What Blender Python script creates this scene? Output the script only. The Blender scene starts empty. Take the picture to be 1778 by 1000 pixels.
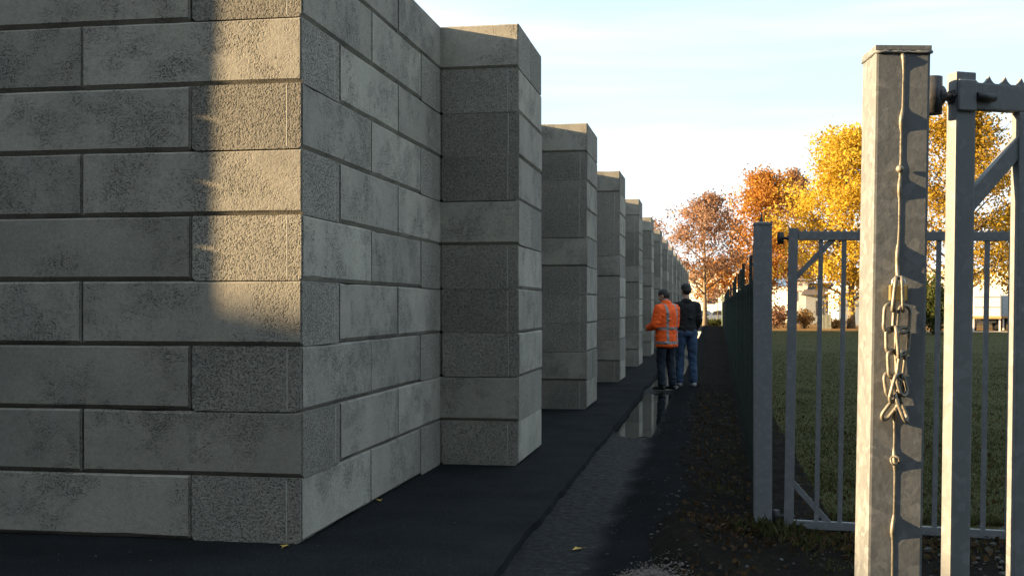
import bpy, bmesh, math, random
import numpy as np
from mathutils import Vector, Matrix, noise
R = math.radians
random.seed(7)
scene = bpy.context.scene
COL = scene.collection

# ------------------------------------------------------------------ camera, sky, sun, exposure
CAM_H = 1.445
YAW = R(9.82)
cam = bpy.data.cameras.new('camera')
cam.sensor_width = 36.0
cam.lens = 36.0 * 2010 / 1778
cam.shift_y = 31 / 1778
cam.clip_start = 0.05
cam.clip_end = 3000
cam_ob = bpy.data.objects.new('camera', cam)
cam_ob.location = (0, 0, CAM_H)
cam_ob.rotation_euler = (R(90), 0, YAW)
COL.objects.link(cam_ob)
scene.camera = cam_ob

SUN_D = Vector((1.0, 0.234, -0.2)).normalized()          # the way the light travels
SUN_EL = math.asin(-SUN_D.z)
SUN_AZ = math.atan2(-SUN_D.x, -SUN_D.y)                  # from +Y, clockwise
world = bpy.data.worlds.new('World')
scene.world = world
world.use_nodes = True
wt = world.node_tree
wt.nodes.clear()
def wn(t, **kw):
    n = wt.nodes.new(t)
    for k, v in kw.items():
        setattr(n, k, v)
    return n
w_out = wn('ShaderNodeOutputWorld')
w_bg = wn('ShaderNodeBackground')
w_bg.inputs['Strength'].default_value = 0.05
sky = wn('ShaderNodeTexSky', sky_type='NISHITA', sun_disc=False, sun_elevation=SUN_EL, sun_rotation=SUN_AZ % (2 * math.pi))
sky.altitude = 0
sky.air_density = 1.0
sky.dust_density = 1.0
sky.ozone_density = 1.0
w_tc = wn('ShaderNodeTexCoord')
w_map = wn('ShaderNodeMapping')
w_map.inputs['Rotation'].default_value = (R(3.5), R(4.0), 0.0)
w_map.inputs['Scale'].default_value = (1.0, 1.0, 9.0)
w_noise = wn('ShaderNodeTexNoise')
w_noise.inputs['Scale'].default_value = 1.5
w_noise.inputs['Detail'].default_value = 4
w_noise.inputs['Roughness'].default_value = 0.5
w_noise.inputs['Distortion'].default_value = 0.25
w_sep = wn('ShaderNodeSeparateXYZ')
w_el = wn('ShaderNodeMapRange')                          # thin cloud thickens towards the horizon
w_el.inputs['From Min'].default_value = 0.30
w_el.inputs['From Max'].default_value = 0.02
w_el.inputs['To Min'].default_value = 0.0
w_el.inputs['To Max'].default_value = 0.16
w_add = wn('ShaderNodeMath', operation='ADD')
w_ramp = wn('ShaderNodeValToRGB')
w_ramp.color_ramp.interpolation = 'EASE'
w_ramp.color_ramp.elements[0].position = 0.47
w_ramp.color_ramp.elements[0].color = (0, 0, 0, 1)
w_ramp.color_ramp.elements[1].position = 0.74
w_ramp.color_ramp.elements[1].color = (0.85, 0.85, 0.85, 1)
w_veil = wn('ShaderNodeMix', data_type='RGBA')
w_veil.inputs[0].default_value = 0.55
w_veil.inputs[7].default_value = (4.8, 6.0, 6.75, 1)      # high haze
w_mix = wn('ShaderNodeMix', data_type='RGBA')
w_mix.inputs[7].default_value = (5.3, 5.75, 6.1, 1)       # thin cloud
L = wt.links.new
L(w_tc.outputs['Generated'], w_sep.inputs[0])
L(w_sep.outputs[2], w_el.inputs['Value'])
L(w_tc.outputs['Generated'], w_map.inputs['Vector'])
L(w_map.outputs['Vector'], w_noise.inputs['Vector'])
L(w_noise.outputs['Fac'], w_add.inputs[0])
L(w_el.outputs[0], w_add.inputs[1])
L(w_add.outputs[0], w_ramp.inputs['Fac'])
L(w_ramp.outputs['Color'], w_mix.inputs[0])
L(sky.outputs['Color'], w_veil.inputs[6])
L(w_veil.outputs[2], w_mix.inputs[6])
L(w_mix.outputs[2], w_bg.inputs['Color'])
L(w_bg.outputs['Background'], w_out.inputs['Surface'])

sun = bpy.data.lights.new('sun', 'SUN')
sun.energy = 4.7
sun.angle = R(0.53)
sun.color = (1.0, 0.72, 0.39)
sun_ob = bpy.data.objects.new('sun', sun)
sun_ob.rotation_euler = SUN_D.to_track_quat('-Z', 'Y').to_euler()
sun_ob.location = (-20, -5, 12)
COL.objects.link(sun_ob)

scene.view_settings.view_transform = 'Standard'
scene.view_settings.look = 'None'
scene.view_settings.gamma = 1.0
scene.view_settings.exposure = 2.25
scene.view_settings.use_curve_mapping = False

# ------------------------------------------------------------------ helpers
def tag(o, label=None, cat=None, group=None, kind=None):
    if label: o['label'] = label
    if cat: o['category'] = cat
    if group: o['group'] = group
    if kind: o['kind'] = kind
    return o
def empty(name, loc=(0, 0, 0), rot=(0, 0, 0)):
    o = bpy.data.objects.new(name, None)
    o.location = loc
    o.rotation_euler = rot
    o.empty_display_size = 0.2
    COL.objects.link(o)
    return o
def link_mesh(name, me, parent=None, loc=(0, 0, 0), rot=(0, 0, 0)):
    o = bpy.data.objects.new(name, me)
    o.location = loc
    o.rotation_euler = rot
    o.parent = parent
    COL.objects.link(o)
    return o
def obj(name, bm, mats, parent=None, loc=(0, 0, 0), rot=(0, 0, 0), smooth=False):
    me = bpy.data.meshes.new(name)
    bm.to_mesh(me)
    bm.free()
    for m in (mats if isinstance(mats, (list, tuple)) else [mats]):
        me.materials.append(m)
    if smooth:
        me.polygons.foreach_set('use_smooth', [True] * len(me.polygons))
    return link_mesh(name, me, parent, loc, rot)
def box(bm, x0, x1, y0, y1, z0, z1, bevel=0.0, seg=1, mat=0):
    r = bmesh.ops.create_cube(bm, size=1.0)
    vs = r['verts']
    for v in vs:
        v.co = Vector(((x0 + x1) / 2 + v.co.x * (x1 - x0), (y0 + y1) / 2 + v.co.y * (y1 - y0), (z0 + z1) / 2 + v.co.z * (z1 - z0)))
    fs = {f for v in vs for f in v.link_faces}
    for f in fs: f.material_index = mat
    if bevel > 0:
        es = {e for v in vs for e in v.link_edges}
        bmesh.ops.bevel(bm, geom=list(es), offset=bevel, segments=seg, affect='EDGES', profile=0.7)
    return vs
def boxbm(*a, **k):
    bm = bmesh.new()
    box(bm, *a, **k)
    return bm
def tube(bm, pts, rad, n=8, cap=True, closed=False):
    pts = [Vector(p) for p in pts]
    m = len(pts)
    rads = rad if isinstance(rad, (list, tuple)) else [rad] * m
    rings = []
    up = None
    for i, p in enumerate(pts):
        if closed:
            t = pts[(i + 1) % m] - pts[i - 1]
        else:
            t = pts[min(i + 1, m - 1)] - pts[max(i - 1, 0)]
        t.normalize()
        if up is None:
            up = Vector((0, 0, 1)) if abs(t.z) < 0.9 else Vector((1, 0, 0))
        a = t.cross(up)
        if a.length < 1e-5: a = t.orthogonal()
        a.normalize()
        b = a.cross(t).normalized()
        up = b
        rings.append([bm.verts.new(p + (a * math.cos(2 * math.pi * k / n) + b * math.sin(2 * math.pi * k / n)) * rads[i]) for k in range(n)])
    for i in range(m if closed else m - 1):
        A, B = rings[i], rings[(i + 1) % m]
        for k in range(n):
            f = bm.faces.new((A[k], A[(k + 1) % n], B[(k + 1) % n], B[k]))
            f.smooth = True
    if cap and not closed:
        bm.faces.new(rings[0][::-1])
        bm.faces.new(rings[-1])
    return rings
def sphere(bm, c, s, sub=2, rot=None):
    r = bmesh.ops.create_icosphere(bm, subdivisions=sub, radius=1.0)
    c = Vector(c)
    s = Vector(s) if not isinstance(s, (int, float)) else Vector((s, s, s))
    for v in r['verts']:
        p = Vector((v.co.x * s.x, v.co.y * s.y, v.co.z * s.z))
        if rot: p = rot @ p
        v.co = c + p
    return r['verts']
def ss(a, b, x):
    t = min(1, max(0, (x - a) / (b - a)))
    return t * t * (3 - 2 * t)
def nz(x, y, z=0.0):
    return noise.noise(Vector((x, y, z)))
def at(px, Z, py=None):
    """a place seen along a photo column at a given distance -> ground point"""
    X = (px - 889) / 2010 * Z
    x = X * math.cos(YAW) - Z * math.sin(YAW)
    y = X * math.sin(YAW) + Z * math.cos(YAW)
    z = 0 if py is None else CAM_H + (531 - py) / 2010 * Z
    return Vector((x, y, z))

# ------------------------------------------------------------------ materials
class NT:
    def __init__(self, name):
        self.m = bpy.data.materials.new(name)
        self.m.use_nodes = True
        self.t = self.m.node_tree
        self.b = self.t.nodes['Principled BSDF']
        self.out = self.t.nodes['Material Output']
    def n(self, t, ins=None, **kw):
        n = self.t.nodes.new(t)
        for k, v in kw.items(): setattr(n, k, v)
        for k, v in (ins or {}).items():
            if hasattr(v, 'links') or isinstance(v, bpy.types.NodeSocket):
                self.t.links.new(v, n.inputs[k])
            else:
                n.inputs[k].default_value = v
        return n
    def set(self, k, v):
        if isinstance(v, bpy.types.NodeSocket): self.t.links.new(v, self.b.inputs[k])
        else: self.b.inputs[k].default_value = v
    def ramp(self, fac, stops):
        n = self.n('ShaderNodeValToRGB', {'Fac': fac})
        cr = n.color_ramp
        while len(cr.elements) < len(stops): cr.elements.new(0.5)
        for e, (p, c) in zip(cr.elements, stops):
            e.position = p
            e.color = (c, c, c, 1) if isinstance(c, (int, float)) else (*c, 1)
        return n.outputs['Color']
    def mix(self, f, a, b, blend='MIX'):
        n = self.n('ShaderNodeMix', data_type='RGBA', blend_type=blend)
        for i, v in ((0, f), (6, a), (7, b)):
            if isinstance(v, bpy.types.NodeSocket): self.t.links.new(v, n.inputs[i])
            else: n.inputs[i].default_value = v if i == 0 else (*v, 1)
        return n.outputs[2]
    def math(self, op, a, b=0.0):
        n = self.n('ShaderNodeMath', operation=op)
        for i, v in ((0, a), (1, b)):
            if isinstance(v, bpy.types.NodeSocket): self.t.links.new(v, n.inputs[i])
            else: n.inputs[i].default_value = v
        return n.outputs[0]
    def coord(self, rnd=True):
        tc = self.n('ShaderNodeTexCoord').outputs['Object']
        if not rnd: return tc
        oi = self.n('ShaderNodeObjectInfo')
        mul = self.n('ShaderNodeVectorMath', {0: (91.0, 37.0, 63.0)}, operation='SCALE')
        self.t.links.new(oi.outputs['Random'], mul.inputs['Scale'])
        add = self.n('ShaderNodeVectorMath', {0: tc, 1: mul.outputs[0]}, operation='ADD')
        self.rnd = oi.outputs['Random']
        return add.outputs[0]
    def noise(self, v, scale, detail=4, rough=0.55):
        return self.n('ShaderNodeTexNoise', {'Vector': v, 'Scale': scale, 'Detail': detail, 'Roughness': rough}).outputs['Fac']
    def bump(self, h, strength=0.5, dist=0.01):
        n = self.n('ShaderNodeBump', {'Height': h, 'Strength': strength, 'Distance': dist})
        self.set('Normal', n.outputs['Normal'])

def concrete(name, porous):
    s = NT(name)
    v = s.coord()
    big = s.noise(v, 2.3, 5, 0.6)
    fine = s.noise(v, 34, 5, 0.65)
    stain = s.noise(v, 0.9, 3)
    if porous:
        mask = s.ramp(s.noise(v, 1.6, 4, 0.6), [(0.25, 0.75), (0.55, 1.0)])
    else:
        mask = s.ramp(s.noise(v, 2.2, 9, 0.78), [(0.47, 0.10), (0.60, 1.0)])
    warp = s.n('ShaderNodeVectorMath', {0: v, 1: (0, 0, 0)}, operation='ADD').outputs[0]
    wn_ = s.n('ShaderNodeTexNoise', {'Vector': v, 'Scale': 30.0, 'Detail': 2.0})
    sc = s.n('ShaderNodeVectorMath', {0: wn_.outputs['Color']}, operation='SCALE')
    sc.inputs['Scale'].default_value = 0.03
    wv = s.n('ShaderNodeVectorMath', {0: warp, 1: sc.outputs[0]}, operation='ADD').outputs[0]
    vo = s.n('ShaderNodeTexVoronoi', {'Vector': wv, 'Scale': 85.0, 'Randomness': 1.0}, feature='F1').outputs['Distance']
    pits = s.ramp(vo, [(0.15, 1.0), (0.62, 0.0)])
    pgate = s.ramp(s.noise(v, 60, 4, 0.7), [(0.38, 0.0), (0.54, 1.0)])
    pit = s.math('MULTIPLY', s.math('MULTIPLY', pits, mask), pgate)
    mp = s.n('ShaderNodeMapping', {'Vector': v, 'Scale': (9.0, 9.0, 1.2)}).outputs[0]
    streak = s.noise(mp, 1.0, 4, 0.6)
    col = s.ramp(big, [(0.3, (0.295, 0.277, 0.236)), (0.7, (0.410, 0.382, 0.322))])
    col = s.mix(s.ramp(streak, [(0.5, 0.0), (0.75, 0.35)]), col, (0.35, 0.345, 0.325))
    col = s.mix(s.ramp(stain, [(0.45, 0.0), (0.75, 0.3)]), col, (0.20, 0.19, 0.165))
    col = s.mix(s.ramp(fine, [(0.35, 0.30), (0.65, 0.0)]), col, (0.14, 0.134, 0.12))
    col = s.mix(s.math('MULTIPLY', mask, 0.3), col, (0.16, 0.152, 0.133))
    col = s.mix(s.math('MULTIPLY', pit, 0.9), col, (0.03, 0.029, 0.027))   # shade of the pores painted into the colour, bump alone leaves them pale
    grain = s.noise(v, 150, 3, 0.8)
    col = s.mix(s.ramp(grain, [(0.40, 0.4), (0.50, 0.0)]), col, (0.12, 0.115, 0.10))
    col = s.mix(s.ramp(grain, [(0.56, 0.0), (0.72, 0.45)]), col, (0.42, 0.41, 0.38))
    hsv = s.n('ShaderNodeHueSaturation', {'Color': col, 'Value': s.math('ADD', s.math('MULTIPLY', s.rnd, 0.34), 0.83)})
    s.set('Base Color', hsv.outputs['Color'])
    s.set('Roughness', 0.92)
    s.set('Specular IOR Level', 0.2)
    h = s.math('SUBTRACT', s.math('MULTIPLY', fine, 0.22), s.math('MULTIPLY', pit, 1.0))
    s.bump(h, 0.9, 0.008)
    return s.m
M = {}
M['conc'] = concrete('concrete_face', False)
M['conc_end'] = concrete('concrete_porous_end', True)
def plain(name, col, rough=0.6, metal=0.0, var=0.15, scale=6.0, bump=0.0, bscale=60.0, rnd=False, spec=0.5):
    s = NT(name)
    v = s.coord(rnd)
    f = s.noise(v, scale, 4)
    d = tuple(c * (1 - var) for c in col)
    u = tuple(min(1, c * (1 + var)) for c in col)
    s.set('Base Color', s.ramp(f, [(0.3, d), (0.7, u)]))
    s.set('Roughness', rough)
    s.set('Metallic', metal)
    s.set('Specular IOR Level', spec)
    if bump: s.bump(s.noise(v, bscale, 4, 0.6), bump, 0.01)
    return s.m
def galv():
    s = NT('galvanised_steel')
    v = s.coord(True)
    wn_ = s.n('ShaderNodeTexNoise', {'Vector': v, 'Scale': 14.0, 'Detail': 3.0})
    sc = s.n('ShaderNodeVectorMath', {0: wn_.outputs['Color']}, operation='SCALE')
    sc.inputs['Scale'].default_value = 0.09
    wv = s.n('ShaderNodeVectorMath', {0: v, 1: sc.outputs[0]}, operation='ADD').outputs[0]
    cell = s.n('ShaderNodeTexVoronoi', {'Vector': wv, 'Scale': 48.0}).outputs['Color']
    g = s.n('ShaderNodeSeparateColor', {'Color': cell}).outputs[0]
    big = s.noise(v, 9, 5, 0.6)
    c = s.ramp(g, [(0.0, (0.158, 0.168, 0.180)), (0.7, (0.182, 0.191, 0.203)), (1.0, (0.226, 0.236, 0.247))])
    c = s.mix(s.ramp(big, [(0.4, 0.0), (0.7, 0.35)]), c, (0.138, 0.147, 0.157))
    c = s.mix(s.ramp(s.noise(v, 26, 5, 0.7), [(0.58, 0.0), (0.74, 0.45)]), c, (0.36, 0.368, 0.365))
    s.set('Base Color', c)
    s.set('Metallic', 0.25)
    s.set('Roughness', s.ramp(g, [(0.0, 0.55), (1.0, 0.75)]))
    s.bump(s.noise(v, 70, 4), 0.15, 0.004)
    return s.m
M['galv'] = galv()
M['dark_steel'] = plain('dark_greased_steel', (0.055, 0.055, 0.06), 0.55, 0.5, 0.3, 30, 0.2, 80)
M['chain'] = plain('zinc_chain_steel', (0.21, 0.19, 0.155), 0.5, 0.4, 0.3, 60, 0.15, 120)
M['brass'] = plain('aged_brass', (0.30, 0.235, 0.10), 0.5, 0.6, 0.25, 40)
M['shackle'] = plain('bright_shackle_steel', (0.55, 0.55, 0.54), 0.3, 0.9, 0.1, 40)
M['fence_green'] = plain('dark_green_fence_paint', (0.012, 0.022, 0.018), 0.6, 0.0, 0.3, 20)
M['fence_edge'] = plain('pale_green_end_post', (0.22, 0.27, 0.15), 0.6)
def asphalt(name, c0, c1, r0, r1, scale=1.2, bump=0.7, wet=False):
    s = NT(name)
    v = s.coord(False)
    big = s.noise(v, scale, 5, 0.6)
    grit = s.n('ShaderNodeTexVoronoi', {'Vector': v, 'Scale': 130.0}).outputs['Distance']
    fine = s.noise(v, 70, 4, 0.7)
    c = s.ramp(big, [(0.3, c0), (0.7, c1)])
    c = s.mix(s.ramp(fine, [(0.56, 0.0), (0.70, 0.7)]), c, tuple(x * 3.6 for x in c1))
    c = s.mix(s.ramp(s.noise(v, 210, 2, 0.6), [(0.66, 0.0), (0.72, 0.6)]), c, (0.085, 0.085, 0.082))
    s.set('Base Color', c)
    if wet:            # the wheel channel nearest the asphalt holds water, the shoulder is drier
        xx = s.n('ShaderNodeSeparateXYZ', {'Vector': v}).outputs[0]
        xn = s.math('ADD', xx, s.math('MULTIPLY', s.noise(v, 2.5, 5, 0.6), 0.3))
        ch = s.n('ShaderNodeMapRange', {'Value': xn, 'From Min': -0.60, 'From Max': -0.46}).outputs[0]
        rg_ = s.ramp(s.noise(v, 16.0, 6, 0.75), [(0.30, r0), (0.70, r1)])
        s.set('Roughness', s.mix(ch, rg_, (0.95, 0.95, 0.95)))
        s.set('Specular IOR Level', s.n('ShaderNodeMapRange', {'Value': ch, 'To Min': 0.11, 'To Max': 0.03}).outputs[0])
    else:
        s.set('Roughness', s.ramp(s.noise(v, scale * 1.7, 4), [(0.35, r0), (0.65, r1)]))
        s.set('Specular IOR Level', 0.07)
    s.bump(s.math('ADD', grit, s.math('MULTIPLY', fine, 1.2)), bump, 0.006)
    return s.m
M['asphalt'] = asphalt('damp_asphalt', (0.0065, 0.008, 0.0095), (0.014, 0.0165, 0.0185), 0.85, 0.98)
M['wetpath'] = asphalt('wet_gritty_path', (0.005, 0.006, 0.007), (0.011, 0.0125, 0.014), 0.48, 0.85, 1.3, 1.0, True)
def soil(name, c0, c1, c2):
    s = NT(name)
    v = s.coord(False)
    c = s.ramp(s.noise(v, 3, 6, 0.65), [(0.3, c0), (0.6, c1), (0.8, c2)])
    c = s.mix(s.ramp(s.noise(v, 60, 3, 0.7), [(0.6, 0.0), (0.75, 0.5)]), c, tuple(min(1, x * 2.2) for x in c2))
    s.set('Base Color', c)
    s.set('Roughness', 0.95)
    s.set('Specular IOR Level', 0.04)
    s.bump(s.noise(v, 40, 5, 0.7), 0.8, 0.02)
    return s.m
M['soil'] = soil('dark_soil', (0.006, 0.0055, 0.005), (0.012, 0.010, 0.008), (0.024, 0.019, 0.014))
M['sand'] = plain('pale_spilt_grit', (0.13, 0.11, 0.095), 0.9, 0, 0.35, 20, 0.6, 90, True)
M['stone'] = plain('grey_stone_chips', (0.062, 0.060, 0.056), 0.9, 0, 0.4, 30, 0.4, 50, True)
def grassmat():
    s = NT('field_grass_ground')
    v = s.coord(False)
    far = s.n('ShaderNodeSeparateXYZ', {'Vector': v}).outputs[1]
    g = s.ramp(s.noise(v, 0.5, 6, 0.65), [(0.3, (0.036, 0.039, 0.011)), (0.7, (0.070, 0.068, 0.022))])
    g = s.mix(s.ramp(s.noise(v, 9, 5, 0.7), [(0.45, 0.0), (0.7, 0.6)]), g, (0.022, 0.030, 0.010))
    leaf = s.ramp(s.noise(v, 1.2, 6, 0.7), [(0.35, (0.14, 0.085, 0.035)), (0.65, (0.30, 0.17, 0.055))])
    f = s.n('ShaderNodeMapRange', {'Value': s.math('ADD', far, s.math('MULTIPLY', s.noise(v, 0.35, 5), 6.0)), 'From Min': 88.0, 'From Max': 96.0}).outputs[0]
    s.set('Base Color', s.mix(f, g, leaf))
    s.set('Roughness', 0.95)
    s.set('Specular IOR Level', 0.1)
    s.bump(s.noise(v, 14, 6, 0.7), 0.8, 0.06)
    return s.m
M['field'] = grassmat()
def waterm():
    s = NT('puddle_water')
    s.set('Base Color', (0.010, 0.011, 0.011, 1))
    s.set('Roughness', 0.03)
    s.set('IOR', 1.33)
    v = s.coord(False)
    s.bump(s.noise(v, 3.0, 2), 0.03, 0.01)
    return s.m
M['water'] = waterm()
def leafmat(name, stops, trans=0.45):
    s = NT(name)
    a = s.n('ShaderNodeAttribute', attribute_name='leaf_tone')
    c = s.ramp(a.outputs['Fac'], stops)
    s.set('Base Color', c)
    s.set('Roughness', 0.7)
    s.set('Specular IOR Level', 0.2)
    tr = s.n('ShaderNodeBsdfTranslucent', {'Color': c})
    mx = s.n('ShaderNodeMixShader', {0: trans, 1: s.b.outputs[0], 2: tr.outputs[0]})
    s.t.links.new(mx.outputs[0], s.out.inputs['Surface'])
    return s.m
M['leaf_red'] = leafmat('russet_leaves', [(0.0, (0.19, 0.10, 0.065)), (0.5, (0.31, 0.175, 0.11)), (1.0, (0.42, 0.27, 0.16))])
M['leaf_orange'] = leafmat('orange_leaves', [(0.0, (0.28, 0.11, 0.025)), (0.5, (0.44, 0.20, 0.04)), (1.0, (0.56, 0.32, 0.06))])
M['leaf_yellow'] = leafmat('golden_yellow_leaves', [(0.0, (0.36, 0.215, 0.022)), (0.5, (0.55, 0.365, 0.035)), (1.0, (0.66, 0.50, 0.075))])
M['leaf_gold'] = leafmat('bronze_gold_leaves', [(0.0, (0.16, 0.10, 0.014)), (0.5, (0.36, 0.22, 0.02)), (1.0, (0.52, 0.34, 0.035))])
M['leaf_green'] = leafmat('olive_green_leaves', [(0.0, (0.020, 0.028, 0.008)), (0.6, (0.060, 0.075, 0.018)), (1.0, (0.16, 0.13, 0.03))])
M['leaf_dry'] = leafmat('dry_straw_leaves', [(0.0, (0.20, 0.12, 0.05)), (0.6, (0.36, 0.23, 0.09)), (1.0, (0.46, 0.33, 0.15))])
M['blade'] = leafmat('grass_blades', [(0.0, (0.032, 0.036, 0.011)), (0.7, (0.062, 0.063, 0.020)), (1.0, (0.11, 0.094, 0.038))], 0.25)
M['bark'] = plain('grey_brown_bark', (0.16, 0.125, 0.085), 0.95, 0, 0.35, 5, 0.7, 18)
M['bark_dark'] = plain('dark_bark', (0.07, 0.055, 0.04), 0.95, 0, 0.35, 5, 0.7, 18)

# ------------------------------------------------------------------ ground
def ground_z(x, y):
    f = max(ss(0.4, 3.0, x), ss(88, 100, y))
    under = 1.0 - max(ss(0.25, 0.6, x), ss(86, 89, y), ss(3.0, 2.0, y) if y < 3 else 0)
    under = under if x < 0.6 else 0.0
    z = -0.10 - 0.33 * ss(10, 95, y) * f - 0.16 * under
    if x > 0.3 and y < 60: z += 0.02 * nz(x * 0.8, y * 0.8)
    return z
def sheet(name, xs, ys, zf, mat, label=None, parent=None, smooth=True):
    vs = [(x, y, zf(x, y)) for y in ys for x in xs]
    n = len(xs)
    fs = [(j * n + i, j * n + i + 1, (j + 1) * n + i + 1, (j + 1) * n + i) for j in range(len(ys) - 1) for i in range(n - 1)]
    me = bpy.data.meshes.new(name)
    me.from_pydata(vs, [], fs)
    me.materials.append(mat)
    if smooth: me.polygons.foreach_set('use_smooth', [True] * len(me.polygons))
    return link_mesh(name, me, parent)
gx = [-900, -500, -200, -80, -40, -20, -10, -5, -2, -1, 0.0, 0.25, 0.4, 0.6] + [0.9 + 0.4 * i for i in range(30)] + [14, 18, 24, 32, 45, 60, 90, 150, 300, 600, 1000]
gy = [-600, -200, -80, -40, -20, -10, -4, 0, 1, 2, 2.5, 3] + [3.4 + 0.5 * i for i in range(60)] + [35, 40, 45, 50, 55, 60, 65, 70, 75, 80, 84, 86, 87, 88, 89, 90, 92, 95, 100, 110, 130, 160, 220, 300, 500, 900, 1800]
g = sheet('ground', gx, gy, ground_z, M['field'])
tag(g, 'shaded grass field beyond the fence turning to sunlit leaf litter', 'ground', kind='structure')
# asphalt apron along the wall with a broken edge
def apron():
    bm = bmesh.new()
    ys = [-30, -10, 0] + [1 + 0.12 * i for i in range(260)] + [33 + 1.0 * i for i in range(58)]
    top, bot = [], []
    for y in ys:
        e = -1.15 + 0.025 * nz(3.1, y * 0.9) + 0.018 * nz(8.2, y * 4.0)
        if y < 4.2: e += (4.2 - y) * 0.9
        e = min(e, 3.0)
        top.append((e - 0.02, y))
        bot.append((e + 0.03 + 0.015 * nz(1.2, y * 6), y))
    L0 = [bm.verts.new((-60, y, 0.0)) for y in ys]
    L0b = [bm.verts.new((-4, y, 0.0)) for y in ys]
    L1 = [bm.verts.new((e, y, -0.004 + 0.004 * nz(5, y * 3))) for e, y in top]
    L2 = [bm.verts.new((e, y, -0.30)) for e, y in bot]
    for i in range(len(ys) - 1):
        for A, B in ((L0, L0b), (L0b, L1), (L1, L2)):
            bm.faces.new((A[i], B[i], B[i + 1], A[i + 1]))
    bm.normal_update()
    return bm
tag(obj('asphalt_apron', apron(), M['asphalt']), 'dark asphalt strip along the foot of the block wall', 'pavement', kind='structure')
PUD = [(13.4, 20.0, -1.10, -0.70, 1.0), (21.2, 33.0, -1.12, -0.52, 1.0), (36, 48, -1.1, -0.6, 0.8), (54, 70, -1.1, -0.6, 0.8)]
def path_z(x, y):
    z = -0.052 - 0.012 * math.sin(math.pi * ss(-1.15, -0.4, x))
    z += 0.030 * ss(-0.75, -0.42, x) - 0.05 * ss(-0.38, 0.3, x)
    z += 0.005 * nz(x * 2.2, y * 0.6) + 0.0015 * nz(x * 11, y * 9) + 0.0028 * nz(x * 43, y * 61) + 0.0025 * nz(x * 5, y * 2.1)
    for y0, y1, x0, x1, s in PUD:
        z -= 0.020 * s * ss(y0 - 0.6, y0 + 0.6, y) * ss(y1 + 0.6, y1 - 0.6, y) * ss(x1 + 0.12, x1 - 0.12, x)
    return z
py = [2.0 + 0.07 * i for i in range(290)] + [22.3 + 0.18 * i for i in range(160)] + [51.1 + 0.8 * i for i in range(48)]
px_ = [-1.22 + 0.03 * i for i in range(40)]
pth = sheet('wet_path', px_, py, path_z, M['wetpath'])
tag(pth, 'wet black gritty track beside the asphalt strip', 'path', kind='structure')
def soil_z(x, y):
    z = path_z(x, y)
    e = 0.09 * nz(4.4, y * 0.8) + 0.06 * nz(9.1, y * 2.7) + 0.04 * nz(2.1, y * 8)
    w = ss(-0.38 + e, -0.20 + e, x)
    z -= 0.03 * (1 - w)
    z += w * (0.045 * abs(nz(x * 5, y * 4)) + 0.035 * abs(nz(x * 13, y * 11)) + 0.012 * nz(x * 30, y * 30))
    z -= 0.03 * ss(0.4, 0.9, x)
    if y < 8: z += 0.10 * math.exp(-(((x + 0.12) / 0.22) ** 2 + ((y - 7.3) / 0.7) ** 2))
    return z
so = sheet('soil_strip', [-0.53 + 0.035 * i for i in range(40)], [y for y in py if y < 89], soil_z, M['soil'])
tag(so, 'strip of dark churned soil between the track and the fence', 'soil', kind='structure')
so2 = sheet('soil_patch', [0.86 + 0.06 * i for i in range(70)], [3.0 + 0.06 * i for i in range(95)],
            lambda x, y: -0.085 + 0.03 * abs(nz(x * 5, y * 5)) + 0.015 * nz(x * 14, y * 14) - 0.08 * ss(7.9, 8.65, y) - 0.1 * ss(4.6, 5.0, x), M['soil'])
tag(so2, 'bare stony soil under the open gate leaf', 'soil', kind='structure')
for i, (y0, y1, x0, x1, s) in enumerate(PUD):
    bm = bmesh.new()
    n = 40
    vs = []
    for k in range(n):
        t = 2 * math.pi * k / n
        cx, cy = (x0 - 0.1 + x1 + 0.1) / 2, (y0 + y1) / 2
        rr = 1 + 0.12 * nz(math.cos(t) * 2 + i * 9, math.sin(t) * 2)
        vs.append(bm.verts.new((max(-1.2, cx + (x1 - x0 + 0.25) / 2 * abs(math.cos(t)) ** 0.7 * math.copysign(1, math.cos(t)) * rr), cy + (y1 - y0 + 0.5) / 2 * abs(math.sin(t)) ** 0.7 * math.copysign(1, math.sin(t)) * rr, -0.0655)))
    bm.faces.new(vs)
    tag(obj('puddle', bm, M['water']), 'still puddle mirroring the wall on the wet track', 'puddle', kind='structure')

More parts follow.
